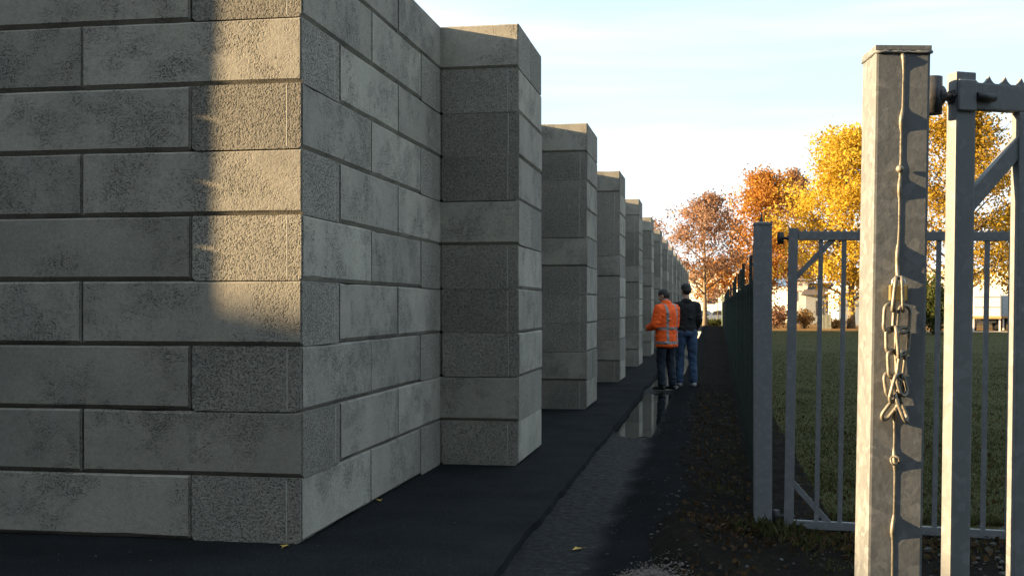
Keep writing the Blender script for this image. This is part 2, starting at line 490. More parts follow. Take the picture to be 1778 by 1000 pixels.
# ------------------------------------------------------------------ block wall
U = 0.725          # half block
CH = 0.40          # course height
WX = -2.45         # outer face of the long side
WY = 6.70          # outer face of the front
def block_mesh(name, length, seed):
    rv = random.Random(seed)
    bm = bmesh.new()
    l, w, h = length - 0.004, U - 0.003, CH - 0.002
    vs = box(bm, -l / 2, l / 2, -w / 2, w / 2, 0, h)
    es = [e for e in bm.edges if abs(e.verts[0].co.x - e.verts[1].co.x) > 0.1 and e.verts[0].co.z + e.verts[1].co.z < 0.1]
    bmesh.ops.bevel(bm, geom=es, offset=0.026, segments=1, affect='EDGES')
    es = [e for e in bm.edges if abs(e.verts[0].co.x - e.verts[1].co.x) > 0.1 and min(e.verts[0].co.z, e.verts[1].co.z) > h - 0.01]
    bmesh.ops.bevel(bm, geom=es, offset=0.012, segments=1, affect='EDGES')
    es = [e for e in bm.edges if abs(e.verts[0].co.z - e.verts[1].co.z) > 0.2]
    bmesh.ops.bevel(bm, geom=es, offset=0.011, segments=2, affect='EDGES')
    bm.normal_update()
    # worn arrises: the long edges wander a little and a corner or two is knocked off
    es = [e for e in bm.edges if abs(e.verts[0].co.x - e.verts[1].co.x) > 0.3]
    bmesh.ops.subdivide_edges(bm, edges=es, cuts=6)
    for v in bm.verts:
        if abs(v.co.x) < l / 2 - 0.02 and abs(v.co.y) > w / 2 - 0.03:
            d = rv.uniform(-1, 1)
            chip = 0.012 if rv.random() < 0.07 else 0.0025
            if v.co.z < 0.03: v.co.z += abs(d) * chip
            elif v.co.z > h - 0.03: v.co.z -= abs(d) * chip
            if abs(v.co.y) < w / 2 - 0.001: v.co.y -= math.copysign(d * 0.002, v.co.y)
    for _ in range(2):
        cs = [v for v in bm.verts if abs(v.co.x) > l / 2 - 0.003 and (v.co.z < 0.06 or v.co.z > h - 0.06)]
        v = rv.choice(cs)
        bmesh.ops.bevel(bm, geom=[v], offset=rv.uniform(0.01, 0.028), segments=1, affect='VERTICES')
    bm.normal_update()
    for f in bm.faces:
        f.material_index = 1 if abs(f.normal.x) > 0.9 else 0
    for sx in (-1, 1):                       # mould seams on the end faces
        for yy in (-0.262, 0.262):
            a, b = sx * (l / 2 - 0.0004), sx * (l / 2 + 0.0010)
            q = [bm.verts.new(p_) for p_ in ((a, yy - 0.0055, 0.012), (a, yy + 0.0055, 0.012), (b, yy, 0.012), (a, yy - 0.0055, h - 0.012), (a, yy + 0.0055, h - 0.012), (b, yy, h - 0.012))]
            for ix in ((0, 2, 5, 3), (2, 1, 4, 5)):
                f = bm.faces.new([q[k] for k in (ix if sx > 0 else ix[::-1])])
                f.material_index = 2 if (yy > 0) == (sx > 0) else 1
    me = bpy.data.meshes.new(name)
    bm.to_mesh(me)
    bm.free()
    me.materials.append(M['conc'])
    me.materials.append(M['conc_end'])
    me.materials.append(M['seam_sunlit'])
    return me
M['seam_sunlit'] = plain('painted_sunlit_seam', (0.34, 0.325, 0.285), 0.8)  # lighter colour stands in for sun caught on the seam ridge
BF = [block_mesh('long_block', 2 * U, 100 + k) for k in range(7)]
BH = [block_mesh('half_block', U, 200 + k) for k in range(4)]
rb = random.Random(3)
def block(parent, x0, x1, y0, y1, course):
    """a block filling the plan rectangle, laid along its long side"""
    lx, ly = x1 - x0, y1 - y0
    me = rb.choice(BF if max(lx, ly) > U * 1.5 else BH)
    rz = 0 if lx >= ly - 0.01 else math.pi / 2
    if rb.random() < 0.5: rz += math.pi
    j = lambda: rb.uniform(-0.0045, 0.0045)
    o = link_mesh('block', me, parent, ((x0 + x1) / 2 + j() - parent.location.x, (y0 + y1) / 2 + j() - parent.location.y, course * CH), (0, 0, rz + rb.uniform(-0.0015, 0.0015)))
    return o
def seq(parent, a, b, course, plan):
    """run of blocks from a to b, full blocks first"""
    p = a
    while p < b - 0.01:
        q = min(p + 2 * U, b)
        if q - p > 0.05: plan(parent, p, q, course)
        p = q
BAY0 = WY + 5 * U               # first buttress
STEP = 8 * U
NB = 14
corner = empty('corner_wall', (WX, WY, 0))
tag(corner, 'corner of the grey block wall with a sunlit stripe on its front face', 'wall')
sidep = lambda P, p, q, c: block(P, WX - U, WX, p, q, c)
frontp = lambda P, p, q, c: block(P, -q, -p, WY, WY + U, c)
for c in range(10):
    if c % 2 == 0:
        block(corner, WX - U, WX, WY, WY + 2 * U, c)
        seq(corner, WY + 2 * U, BAY0, c, sidep)
        seq(corner, -WX + U, -WX + 5 * U, c, frontp)
    else:
        block(corner, WX - 2 * U, WX, WY, WY + U, c)
        seq(corner, WY + U, BAY0, c, sidep)
        seq(corner, -WX + 2 * U, -WX + 5 * U, c, frontp)
fb = empty('buttress', (WX - 5 * U, WY, 0))
tag(fb, 'block buttress on the front of the corner wall, its shadow falling across it', 'buttress')
for c in range(10):
    x1 = WX - 5 * U
    if c % 4 == 1:
        block(fb, x1 - U, x1, WY - U, WY + U, c)
        block(fb, x1 - 2 * U, x1 - U, WY - U, WY + U, c)
    else:
        block(fb, x1 - 2 * U, x1, WY - U, WY, c)
        block(fb, x1 - 2 * U, x1, WY, WY + U, c)
ORD = ['first', 'second', 'third', 'fourth', 'fifth', 'sixth', 'seventh', 'eighth', 'ninth', 'tenth', 'eleventh', 'twelfth', 'thirteenth', 'fourteenth']
for n in range(NB):
    y0 = BAY0 + n * STEP
    b = empty('buttress', (WX, y0, 0))
    lab = '%s buttress along the long side of the block wall, counted from its corner' % ORD[n]
    if n == NB - 1: lab = 'last buttress of the long block wall, at its end near the trees'
    tag(b, lab, 'buttress', 'buttresses along the block wall')
    for c in range(10):
        if c % 4 == 1:
            block(b, WX - U, WX + U, y0, y0 + U, c)
            block(b, WX - U, WX + U, y0 + U, y0 + 2 * U, c)
        else:
            block(b, WX, WX + U, y0, y0 + 2 * U, c)
            block(b, WX - U, WX, y0, y0 + 2 * U, c)
    if n < NB - 1:
        w = empty('wall_bay', (WX, y0 + 2 * U, 0))
        tag(w, 'recessed bay of the block wall between its %s and %s buttresses' % (ORD[n], ORD[n + 1]), 'wall', 'recessed bays of the block wall')
        for c in range(10):
            if c % 2 == 0: seq(w, y0 + 2 * U, y0 + STEP, c, sidep)
            else:
                sidep(w, y0 + 2 * U, y0 + 3 * U, c)
                seq(w, y0 + 3 * U, y0 + STEP, c, sidep)

# ------------------------------------------------------------------ two unseen buildings added to block sun and sky light
hall = empty('sun_blocker', (-40, -26, -0.1))  # added out of view, sized to cast the low shadow edge
tag(hall, 'unseen long grey block added left of the camera to cast the low shadow', 'building')
M['cladding'] = plain('grey_cladding', (0.35, 0.36, 0.36), 0.6)
M['roof_dark'] = plain('dark_roof', (0.07, 0.07, 0.075), 0.8)
M['glass'] = plain('dark_glass', (0.02, 0.025, 0.03), 0.1)
obj('wall', boxbm(-8, 8, -36, 36, 0, 7.0), M['cladding'], hall)
obj('roof', boxbm(-8.2, 8.12, -36.2, 36.2, 7.0, 7.36), M['roof_dark'], hall)
for k in range(9):
    obj('window', boxbm(8.0, 8.05, -32 + k * 8, -28 + k * 8, 3.4, 5.0), M['glass'], hall)

wh = empty('sky_blocker', (4, -26, -0.1))  # added out of view, darkens faces turned to the camera
tag(wh, 'unseen tall dark block added behind the camera to cut sky light', 'building')
M['brick_dark'] = plain('dark_brick', (0.10, 0.075, 0.06), 0.9)
obj('wall', boxbm(-26, 30, -6, 12, 0, 15.0), M['brick_dark'], wh)
obj('roof', boxbm(-26.3, 30.3, -6.3, 12.3, 15.0, 15.5), M['roof_dark'], wh)
for k in range(8):
    obj('window', boxbm(-22 + k * 6.5, -19 + k * 6.5, 12.0, 12.06, 5.0, 7.5), M['glass'], wh)

# ------------------------------------------------------------------ gate posts and leaves
POST_W = 0.116
def post_bm(w, h, dome=True):
    bm = bmesh.new()
    box(bm, -w / 2, w / 2, -w / 2, w / 2, 0, h, bevel=0.006, seg=2)
    return bm
def cap_bm(w, z):
    bm = bmesh.new()
    a = w / 2 + 0.0015
    lo = [bm.verts.new((sx * a, sy * a, z - 0.006)) for sx, sy in ((-1, -1), (1, -1), (1, 1), (-1, 1))]
    hi = [bm.verts.new((sx * a, sy * a, z + 0.004)) for sx, sy in ((-1, -1), (1, -1), (1, 1), (-1, 1))]
    mid = [bm.verts.new((sx * a * 0.45, sy * a * 0.45, z + 0.010)) for sx, sy in ((-1, -1), (1, -1), (1, 1), (-1, 1))]
    bm.faces.new(lo[::-1])
    for A, B in ((lo, hi), (hi, mid)):
        for k in range(4): bm.faces.new((A[k], A[(k + 1) % 4], B[(k + 1) % 4], B[k]))
    bm.faces.new(mid)
    return bm
def weld_bm(w, z):
    bm = bmesh.new()
    a = w / 2 + 0.001
    pts = []
    for (p, q) in (((-a, -a), (a, -a)), ((a, -a), (a, a)), ((a, a), (-a, a)), ((-a, a), (-a, -a))):
        for k in range(12):
            t = k / 12
            pts.append((p[0] + (q[0] - p[0]) * t, p[1] + (q[1] - p[1]) * t, z - 0.010 + random.uniform(-0.0012, 0.0012)))
    tube(bm, pts, [0.0035 + random.uniform(-0.0012, 0.0012) for _ in pts], 6, closed=True)
    return bm
NP = Vector((0.364, 2.655, -0.12))
NPR = (0, R(0.95), R(7.2))
near_post = empty('gate_post', NP, NPR)
tag(near_post, 'sunlit square galvanised gate post with chain and padlock on its face', 'gate post')
PH = 2.122
obj('post', post_bm(POST_W, PH), M['galv'], near_post)
obj('cap', cap_bm(POST_W, PH), M['galv'], near_post)
obj('weld', weld_bm(POST_W, PH), M['galv'], near_post)
FP = Vector((0.335, 8.0, -0.14))
far_post = empty('gate_post', FP, (0, 0, R(2)))
tag(far_post, 'shaded square galvanised gate post where the dark bar fence begins', 'gate post')
obj('post', post_bm(POST_W, 2.14), M['galv'], far_post)
obj('cap', cap_bm(POST_W, 2.14), M['galv'], far_post)
obj('weld', weld_bm(POST_W, 2.14), M['galv'], far_post)

def scallop_bm(x0, x1, z, pitch=0.043, depth=0.019, y0=-0.004, y1=0.004):
    bm = bmesh.new()
    n = int((x1 - x0) / pitch)
    prof = []
    for i in range(n):
        for k in range(7):
            t = k / 7
            prof.append((x0 + (i + t) * pitch, z + depth * (1 - math.sin(math.pi * t) ** 0.75)))
    prof.append((x0 + n * pitch, z + depth))
    for yy, flip in ((y0, False), (y1, True)):
        for i in range(len(prof) - 1):
            (xa, za), (xb, zb) = prof[i], prof[i + 1]
            q = [bm.verts.new(p) for p in ((xa, yy, z - 0.01), (xb, yy, z - 0.01), (xb, yy, zb), (xa, yy, za))]
            bm.faces.new(q[::-1] if flip else q)
    for i in range(len(prof) - 1):
        (xa, za), (xb, zb) = prof[i], prof[i + 1]
        bm.faces.new([bm.verts.new(p) for p in ((xa, y0, za), (xb, y0, zb), (xb, y1, zb), (xa, y1, za))])
    return bm
def leaf(root, width, ztop, zbot, st, railh, pitch, bar_w, brace, d=0.025):
    """gate leaf in local x (width) / z, hinge side at x = 0"""
    obj('hinge_stile', boxbm(0, st, -d, d, zbot - 0.01, ztop + 0.022, bevel=0.004, seg=2), M['galv'], root)
    obj('lock_stile', boxbm(width - st, width, -d, d, zbot - 0.01, ztop + 0.01, bevel=0.004, seg=2), M['galv'], root)
    obj('top_rail', boxbm(st + 0.001, width - st - 0.001, -d + 0.004, d - 0.004, ztop - railh, ztop, bevel=0.004, seg=2), M['galv'], root)
    obj('bottom_rail', boxbm(st + 0.001, width - st - 0.001, -d + 0.004, d - 0.004, zbot, zbot + railh * 0.95, bevel=0.004, seg=2), M['galv'], root)
    obj('spike_strip', scallop_bm(st + 0.002, width - st, ztop), M['galv'], root)
    me = None
    x = st + pitch
    while x < width - st - 0.03:
        if me is None:
            o = obj('bar', boxbm(-bar_w / 2, bar_w / 2, -bar_w / 2, bar_w / 2, zbot + railh * 0.95, ztop - railh, bevel=0.003, seg=2), M['galv'], root, (x, 0, 0))
            me = o.data
        else:
            link_mesh('bar', me, root, (x, 0, 0))
        x += pitch
    for zz, sgn in ((ztop - railh, -1), (zbot + railh * 0.95, 1)):
        bm = bmesh.new()
        a = Vector((st - 0.01, 0, zz + sgn * brace))
        b = Vector((st + brace * 0.92, 0, zz - sgn * 0.01))
        t = (b - a)
        ln = t.length
        t.normalize()
        nrm = Vector((-t.z, 0, t.x))
        hw = 0.018 if st < 0.065 else 0.021
        vs = []
        for yy in (-0.011, 0.011):
            vs.append([bm.verts.new(p + Vector((0, yy + 0.0, 0))) for p in (a - nrm * hw, b - nrm * hw, b + nrm * hw, a + nrm * hw)])
        A, B = vs
        bm.faces.new(A)
        bm.faces.new(B[::-1])
        for k in range(4): bm.faces.new((A[k], A[(k + 1) % 4], B[(k + 1) % 4], B[k]))
        bmesh.ops.recalc_face_normals(bm, faces=bm.faces)
        obj('brace', bm, M['galv'], root, (0, 0.0, 0))
def hinge(root, x, z, y=0.0, s=1.0):
    """eye bolt and nuts between post and stile"""
    bm = bmesh.new()
    tube(bm, [(-0.075 * s + x, y, z), (0.085 * s + x, y, z)], 0.011 * s, 12)
    obj('hinge_bolt', bm, M['dark_steel'], root)
    for dx, rr in ((-0.058, 0.021), (-0.035, 0.026), (0.004, 0.019)):
        bm = bmesh.new()
        r_ = bmesh.ops.create_cone(bm, cap_ends=True, segments=6 if rr < 0.025 else 14, radius1=rr * s, radius2=rr * s, depth=0.016 * s, matrix=Matrix.Translation((x + dx * s, y, z)) @ Matrix.Rotation(R(90), 4, 'Y'))
        bmesh.ops.bevel(bm, geom=bm.edges[:], offset=0.002, segments=1, affect='EDGES')
        obj('nut', bm, M['dark_steel'], root)
    bm = bmesh.new()
    tube(bm, [(x - 0.052 * s, y, z - 0.045 * s), (x - 0.052 * s, y, z + 0.045 * s)], 0.024 * s, 16)
    obj('hinge_pin', bm, M['dark_steel'], root)
# near leaf
NL = Vector((0.521, 2.815, -0.02))
near_leaf = empty('gate_leaf', NL, (0, R(0.85), R(23)))
tag(near_leaf, 'barred galvanised gate leaf hinged on the sunlit post with the padlock', 'gate')
leaf(near_leaf, 2.2, 1.985, -0.02, 0.052, 0.062, 0.134, 0.030, 0.225, 0.019)
hinge(near_leaf, -0.002, 1.950, -0.002, 0.95)
hinge(near_leaf, -0.002, 0.20, -0.002, 0.95)
bm = bmesh.new()
tube(bm, [(0.05, -0.024, 1.950), (0.098, -0.024, 1.950)], 0.010, 12)
obj('hinge_stud', bm, M['dark_steel'], near_leaf)
bm = bmesh.new()
box(bm, 0.002, 0.050, -0.027, -0.0195, 1.915, 1.988, bevel=0.003)
obj('hinge_plate', bm, M['galv'], near_leaf)
FL = Vector((0.475, 7.995, 0.0))
far_leaf = empty('gate_leaf', FL, (0, R(0.9), R(-1.5)))
tag(far_leaf, 'barred galvanised gate leaf standing open on the shaded fence post', 'gate')
leaf(far_leaf, 2.4, 1.945, -0.045, 0.062, 0.058, 0.150, 0.030, 0.25)
hinge(far_leaf, -0.005, 1.90, 0, 0.9)
hinge(far_leaf, -0.005, 0.03, 0, 0.9)

# ------------------------------------------------------------------ wire, chain and padlock on the near post
F = -POST_W / 2
def cu(px, y):            # photo column/row on the post face -> local x, z on that face
    return (px - (1568 - (y - 90) * 0.0165)) / 800.0, 2.112 - (y - 90) / 797.0
def wire(rows, name, label):
    bm = bmesh.new()
    pts = []
    for px, y, off in rows:
        u, z = cu(px, y)
        pts.append((u, F + 0.0052 - off, z))
    dense = []
    for i in range(len(pts) - 1):
        a, b = Vector(pts[i]), Vector(pts[i + 1])
        m = max(1, int((b - a).length / 0.008))
        for k in range(m): dense.append(a.lerp(b, k / m))
    dense.append(Vector(pts[-1]))
    for _ in range(2):
        dense = [dense[0]] + [(dense[i - 1] + dense[i] * 2 + dense[i + 1]) / 4 for i in range(1, len(dense) - 1)] + [dense[-1]]
    tube(bm, dense, 0.0045, 10)
    o = obj(name, bm, M['chain'], None, NP, NPR)
    tag(o, label, 'wire')
    return o
up = wire([(1566, 94, 0.004), (1567, 97, 0.012), (1569, 106, 0.004), (1569, 114, 0.002), (1568, 150, 0.002), (1567, 197, 0.002), (1562, 203, 0.013), (1561, 210, 0.013), (1565, 217, 0.002), (1564, 250, 0.002), (1564, 284, 0.002), (1561, 292, 0.004), (1564, 301, 0.002), (1562, 316, 0.002), (1559, 320, 0.014), (1559, 327, 0.013), (1562, 335, 0.002), (1561, 400, 0.002), (1559, 430, 0.002), (1555, 436, 0.014), (1556, 444, 0.013), (1558, 452, 0.002), (1557, 470, 0.008), (1556, 480, 0.016)], 'wire', 'kinked steel wire running from the post cap down to the padlock')
lo = wire([(1553, 700, 0.012), (1553, 716, 0.004), (1553, 724, 0.002), (1553, 760, 0.002), (1552, 782, 0.002), (1552, 788, 0.010), (1552, 794, 0.010), (1554, 801, 0.002), (1553, 860, 0.002), (1552, 897, 0.002), (1547, 902, 0.014), (1547, 909, 0.013), (1550, 917, 0.002), (1550, 960, 0.002), (1549, 1010, 0.002), (1548, 1120, 0.002), (1547, 1300, 0.002)], 'wire', 'straight steel wire running down the post below the chain')
for (px, y, o) in ((1560, 292, up), (1551, 790, lo)):
    u, z = cu(px, y)
    bm = bmesh.new()
    if o is up:
        bmesh.ops.create_icosphere(bm, subdivisions=2, radius=0.009, matrix=Matrix.Translation((u - 0.001, F - 0.012, z)))
        ob = obj('clamp', bm, M['chain'], o, smooth=True)
    else:
        pts = [(u + 0.009 * math.cos(t), F - 0.011 - 0.003 * math.sin(2 * t), z + 0.009 * math.sin(t)) for t in [2 * math.pi * k / 16 for k in range(16)]]
        tube(bm, pts, 0.0024, 6, closed=True)
        ob = obj('ring', bm, M['chain'], o)
chain = empty('chain', NP, NPR)
tag(chain, 'steel chain of welded links hanging doubled below the padlock', 'chain')
def link_pts(length, width, n=12):
    r = width / 2
    h = length / 2 - r
    pts = []
    for k in range(n + 1):
        t = math.pi * k / n
        pts.append((r * math.cos(t), 0, h + r * math.sin(t)))
    for k in range(n + 1):
        t = math.pi + math.pi * k / n
        pts.append((r * math.cos(t), 0, -h + r * math.sin(t)))
    return pts
def chain_link(zx, zy, length, roll, twist, off):
    px, y = 1480 + zx / 3.45, 450 + zy / 3.45
    u, z = cu(px, y)
    bm = bmesh.new()
    tube(bm, link_pts(length, 0.0275), 0.0041, 8, closed=True)
    o = obj('link', bm, M['chain'], chain, (u, F - 0.006 - off, z))
    o.rotation_euler = (Matrix.Rotation(R(roll), 3, 'Y') @ Matrix.Rotation(R(twist), 3, 'Z')).to_euler()
for a in [(233, 193, .072, 5, 72, .016), (279, 193, .072, -3, 74, .016), (205, 335, .060, 2, 30, .010), (290, 340, .058, 3, 12, .012),
          (220, 465, .056, -2, 28, .008), (288, 470, .060, 4, 15, .009), (250, 478, .068, -6, 78, .014), (226, 605, .060, -4, 38, .009), (275, 612, .062, 7, 50, .011),
          (208, 725, .050, -9, 40, .007), (240, 742, .064, 14, 45, .016), (283, 728, .046, -16, 40, .007), (214, 872, .052, 36, 42, .008), (275, 855, .064, -22, 60, .013)]:
    chain_link(*a)
pad = empty('padlock', NP, NPR)
tag(pad, 'small brass padlock with bright steel shackle holding the chain', 'padlock')
u, z = cu(1480 + 264 / 3.45, 450 + 185 / 3.45)
bm = boxbm(u - 0.019, u + 0.019, F - 0.018, F - 0.003, z - 0.017, z + 0.017, bevel=0.003, seg=2)
obj('body', bm, M['brass'], pad)
bm = bmesh.new()
tube(bm, [(u - 0.0125, F - 0.010, z + 0.015)] + [(u - 0.0125 * math.cos(t), F - 0.010, z + 0.021 + 0.0135 * math.sin(t)) for t in [math.pi * k / 10 for k in range(11)]] + [(u + 0.0125, F - 0.010, z + 0.015)], 0.0032, 8)
obj('shackle', bm, M['shackle'], pad)

# ------------------------------------------------------------------ dark bar fence along the track
def fline(y): return 0.335 + (y - 8.0) * 0.0052
fence = empty('bar_fence', (fline(8.1), 8.1, -0.1))
tag(fence, 'dark green bar fence with wires on its posts, running along the soil strip', 'fence')
def fbar_bm():
    return boxbm(-0.011, 0.011, -0.011, 0.011, 0, 1.74)
fy0, fy1 = 8.13, 90.0
y = fy0
i = 0
fme = None
rest = bmesh.new()
while y < fy1:
    p = (fline(y) - fence.location.x, y - 8.1, 0.02)
    if i < 290:
        if fme is None:
            o = obj('bar', fbar_bm(), M['fence_green'], fence, p)
            fme = o.data
        else: link_mesh('bar', fme, fence, p, (random.uniform(-.004, .004), random.uniform(-.004, .004), 0))
    else:
        box(rest, p[0] - .011, p[0] + .011, p[1] - .011, p[1] + .011, 0.02, 1.76)
    i += 1
    y += 0.118
tag(obj('far_bars', rest, M['fence_green'], fence), kind='stuff')
for zz in (0.22, 1.66):
    bm = bmesh.new()
    L0 = fy1 - fy0
    dx = fline(fy1) - fline(fy0)
    for sgn in (1,):
        vs = [bm.verts.new((a, b, c)) for a, b in ((0.012, 0), (0.040, 0), (0.040 + dx, L0), (0.012 + dx, L0)) for c in (zz, zz + 0.045)]
        for q in ((0, 2, 3, 1), (2, 4, 5, 3), (4, 6, 7, 5), (6, 0, 1, 7), (0, 6, 4, 2), (1, 3, 5, 7)):
            bm.faces.new([vs[k] for k in q])
        bmesh.ops.recalc_face_normals(bm, faces=bm.faces)
    obj('rail', bm, M['fence_green'], fence)
y = 8.75
pme = None
while y < 89:
    p = (fline(y) - fence.location.x + 0.062, y - 8.1, 0)
    if pme is None:
        o = obj('fence_post', boxbm(-0.02, 0.02, -0.03, 0.03, 0, 2.14, bevel=0.004), M['fence_green'], fence, p)
        pme = o.data
    else: link_mesh('fence_post', pme, fence, p, (random.uniform(-.02, .02), random.uniform(-.012, .012), 0))
    y += 2.6
for zz in (1.86, 1.98, 2.10):
    bm = bmesh.new()
    pts = []
    for k in range(64):
        yy = fy0 + (fy1 - fy0) * k / 63
        pts.append((fline(yy) - fence.location.x + 0.04, yy - 8.1, zz - 0.025 * (k % 2) + random.uniform(-.012, .012)))
    tube(bm, pts, 0.003, 4)
    obj('wire', bm, M['fence_green'], fence)
o = obj('end_post', boxbm(-0.06, 0.06, -0.06, 0.06, -0.3, 2.45, bevel=0.004), M['fence_edge'], fence, (fline(90) - fence.location.x, 90.2 - 8.1, 0))
o['label'] = 'pale green end post catching the sun'
bm = bmesh.new()
tube(bm, [(0.0, 0.06, 1.66), (0.0, 0.10, 2.08), (0.0, 0.105, 2.19)], [0.016, 0.022, 0.003], 6)
tube(bm, [(-0.01, 0.35, 1.62), (0.0, 0.06, 1.70)], 0.016, 6)
obj('finial', bm, M['fence_green'], fence)

# ------------------------------------------------------------------ trees, shrubs
def quads_mesh(name, centers, sizes, tones, mat, rng, up_bias=0.0, aspect=0.7):
    n = len(centers)
    a = rng.normal(size=(n, 3))
    a /= np.linalg.norm(a, axis=1)[:, None]
    b = rng.normal(size=(n, 3))
    b -= (b * a).sum(1)[:, None] * a
    b /= np.linalg.norm(b, axis=1)[:, None]
    s = sizes[:, None]
    c = np.asarray(centers)
    nn = np.cross(a, b) * s * 0.18
    v = np.stack([c - a * s, c - b * s * aspect + nn, c + a * s, c + b * s * aspect + nn], 1).reshape(-1, 3)
    me = bpy.data.meshes.new(name)
    me.vertices.add(4 * n)
    me.vertices.foreach_set('co', v.astype(np.float32).ravel())
    me.loops.add(4 * n)
    me.loops.foreach_set('vertex_index', np.arange(4 * n, dtype=np.int32))
    me.polygons.add(n)
    me.polygons.foreach_set('loop_start', np.arange(0, 4 * n, 4, dtype=np.int32))
    me.polygons.foreach_set('loop_total', np.full(n, 4, dtype=np.int32))
    at_ = me.attributes.new('leaf_tone', 'FLOAT', 'POINT')
    at_.data.foreach_set('value', np.repeat(tones, 4).astype(np.float32))
    me.materials.append(mat)
    me.update(calc_edges=True)
    return me
def tree(name, label, loc, H, r, base, mat, leaves, size, seed, bark='bark', lean=0.0, trunk_r=None, prof=None, sig=0.28, group=None, limbs=26):
    rng = np.random.default_rng(seed)
    rr = random.Random(seed)
    root = empty(name, loc)
    tag(root, label, 'tree', group)
    tr = trunk_r or H * 0.017
    bm = bmesh.new()
    tp = []
    for k in range(9):
        t = k / 8
        tp.append(Vector((lean * H * t + 0.12 * rr.uniform(-1, 1) * t, 0.12 * rr.uniform(-1, 1) * t, -0.2 + t * (H * 0.93 + 0.2))))
    tube(bm, tp, [tr * (1.25 if k == 0 else 1) * (1 - 0.88 * (k / 8) ** 0.9) for k in range(9)], 8)
    def on_trunk(z):
        t = (z + 0.2) / (H * 0.93 + 0.2) * 8
        i = min(7, max(0, int(t)))
        return tp[i].lerp(tp[i + 1], t - i)
    anchors = []
    if prof is None: prof = lambda t: max(0.12, math.sin(math.pi * min(1, (t * 0.86 + 0.14)) ** 0.8)) ** 0.75
    ang = rr.uniform(0, 6)
    for k in range(limbs):
        t = (k + rr.uniform(0, 0.8)) / limbs
        z = base * 0.8 + (H * 0.90 - base * 0.8) * t
        ang += 2.4 + rr.uniform(-0.4, 0.4)
        ln = r * prof(t) * rr.uniform(0.62, 1.22)
        rise = rr.uniform(0.35, 0.75) + 0.5 * t
        p0 = on_trunk(z * 0.97)
        dirv = Vector((math.cos(ang), math.sin(ang), rise)).normalized()
        pts = [p0]
        for q in range(1, 5):
            pts.append(p0 + dirv * ln * 1.12 * q / 4 + Vector((rr.uniform(-.1, .1), rr.uniform(-.1, .1), 0.05 * q)) * ln * 0.25)
        lr = tr * 0.42 * (1 - 0.7 * t)
        tube(bm, pts, [lr, lr * .75, lr * .55, lr * .35, lr * .12], 5)
        for q in range(8):
            f = rr.uniform(0.3, 1.0) * 4
            i = min(3, int(f))
            a = pts[i].lerp(pts[i + 1], f - i)
            d2 = (dirv * 0.6 + Vector((rr.gauss(0, 1), rr.gauss(0, 1), rr.gauss(0.25, 0.7))) * 0.8).normalized()
            l2 = ln * rr.uniform(0.22, 0.45)
            mid = a + d2 * l2 * 0.5 + Vector((0, 0, 0.04 * l2))
            e = a + d2 * l2
            tube(bm, [a, mid, e], [lr * .32, lr * .2, lr * .06], 4)
            anchors += [(mid, 0.6), (e, 1.0), (a.lerp(e, 0.75), 0.9)]
    obj('trunk', bm, M[bark], root)
    w = np.array([x[1] * rr.uniform(0.3, 1.6) for x in anchors])
    P = np.array([tuple(x[0]) for x in anchors])
    idx = rng.choice(len(P), size=leaves, p=w / w.sum())
    C = P[idx] + rng.normal(size=(leaves, 3)) * sig * np.array([1, 1, 0.8])
    tone_c = rng.uniform(0.15, 0.85, len(P))
    tones = np.clip(tone_c[idx] * 0.6 + rng.uniform(0, 0.45, leaves), 0, 1)
    me = quads_mesh('crown', C, rng.uniform(0.6, 1.25, leaves) * size, tones, M[mat], rng)
    link_mesh('crown', me, root)
    return root
def gz(p): return Vector((p.x, p.y, ground_z(p.x, p.y) - 0.02))
tree('russet_tree', 'russet brown thin-leaved tree standing at the end of the wall and track', gz(at(1224, 98)), 12.0, 3.7, 2.7, 'leaf_red', 9500, 0.115, 11, limbs=30, sig=0.32)
tree('orange_tree', 'dense copper orange tree between the russet and the yellow tree', gz(at(1328, 108)), 15.6, 4.0, 3.0, 'leaf_orange', 16500, 0.13, 22, sig=0.5, limbs=36)
tree('brown_tree', 'brown tree half hidden behind the orange and the yellow tree', gz(at(1382, 124)), 18.0, 3.0, 4.0, 'leaf_red', 9000, 0.14, 23, sig=0.36)
tree('yellow_tree', 'bright golden yellow tree behind the open gate leaf', gz(at(1478, 97)), 18.0, 5.4, 2.2, 'leaf_yellow', 33000, 0.13, 34, sig=0.55, limbs=44)
tree('bronze_tree', 'bronze and gold tree with dark limbs beside the white hall', gz(at(1668, 88)), 18.6, 6.0, 2.6, 'leaf_gold', 25000, 0.12, 45, bark='bark_dark', sig=0.5, limbs=42)
tree('bare_tree', 'almost bare tree showing over the far buttresses', gz(at(1138, 130)), 12.8, 2.2, 5.0, 'leaf_red', 1500, 0.13, 56, sig=0.4)
tree('young_tree', 'slender young orange tree beside the end of the fence', gz(at(1246, 108)), 6.3, 2.3, 2.6, 'leaf_orange', 2800, 0.14, 67, trunk_r=0.07, sig=0.3, limbs=16)
tree('bronze_tree', 'smaller bronze tree rising beyond the gate leaf to its right', gz(at(1775, 100)), 12.0, 3.4, 3.2, 'leaf_gold', 6500, 0.15, 78, bark='bark_dark', sig=0.36)
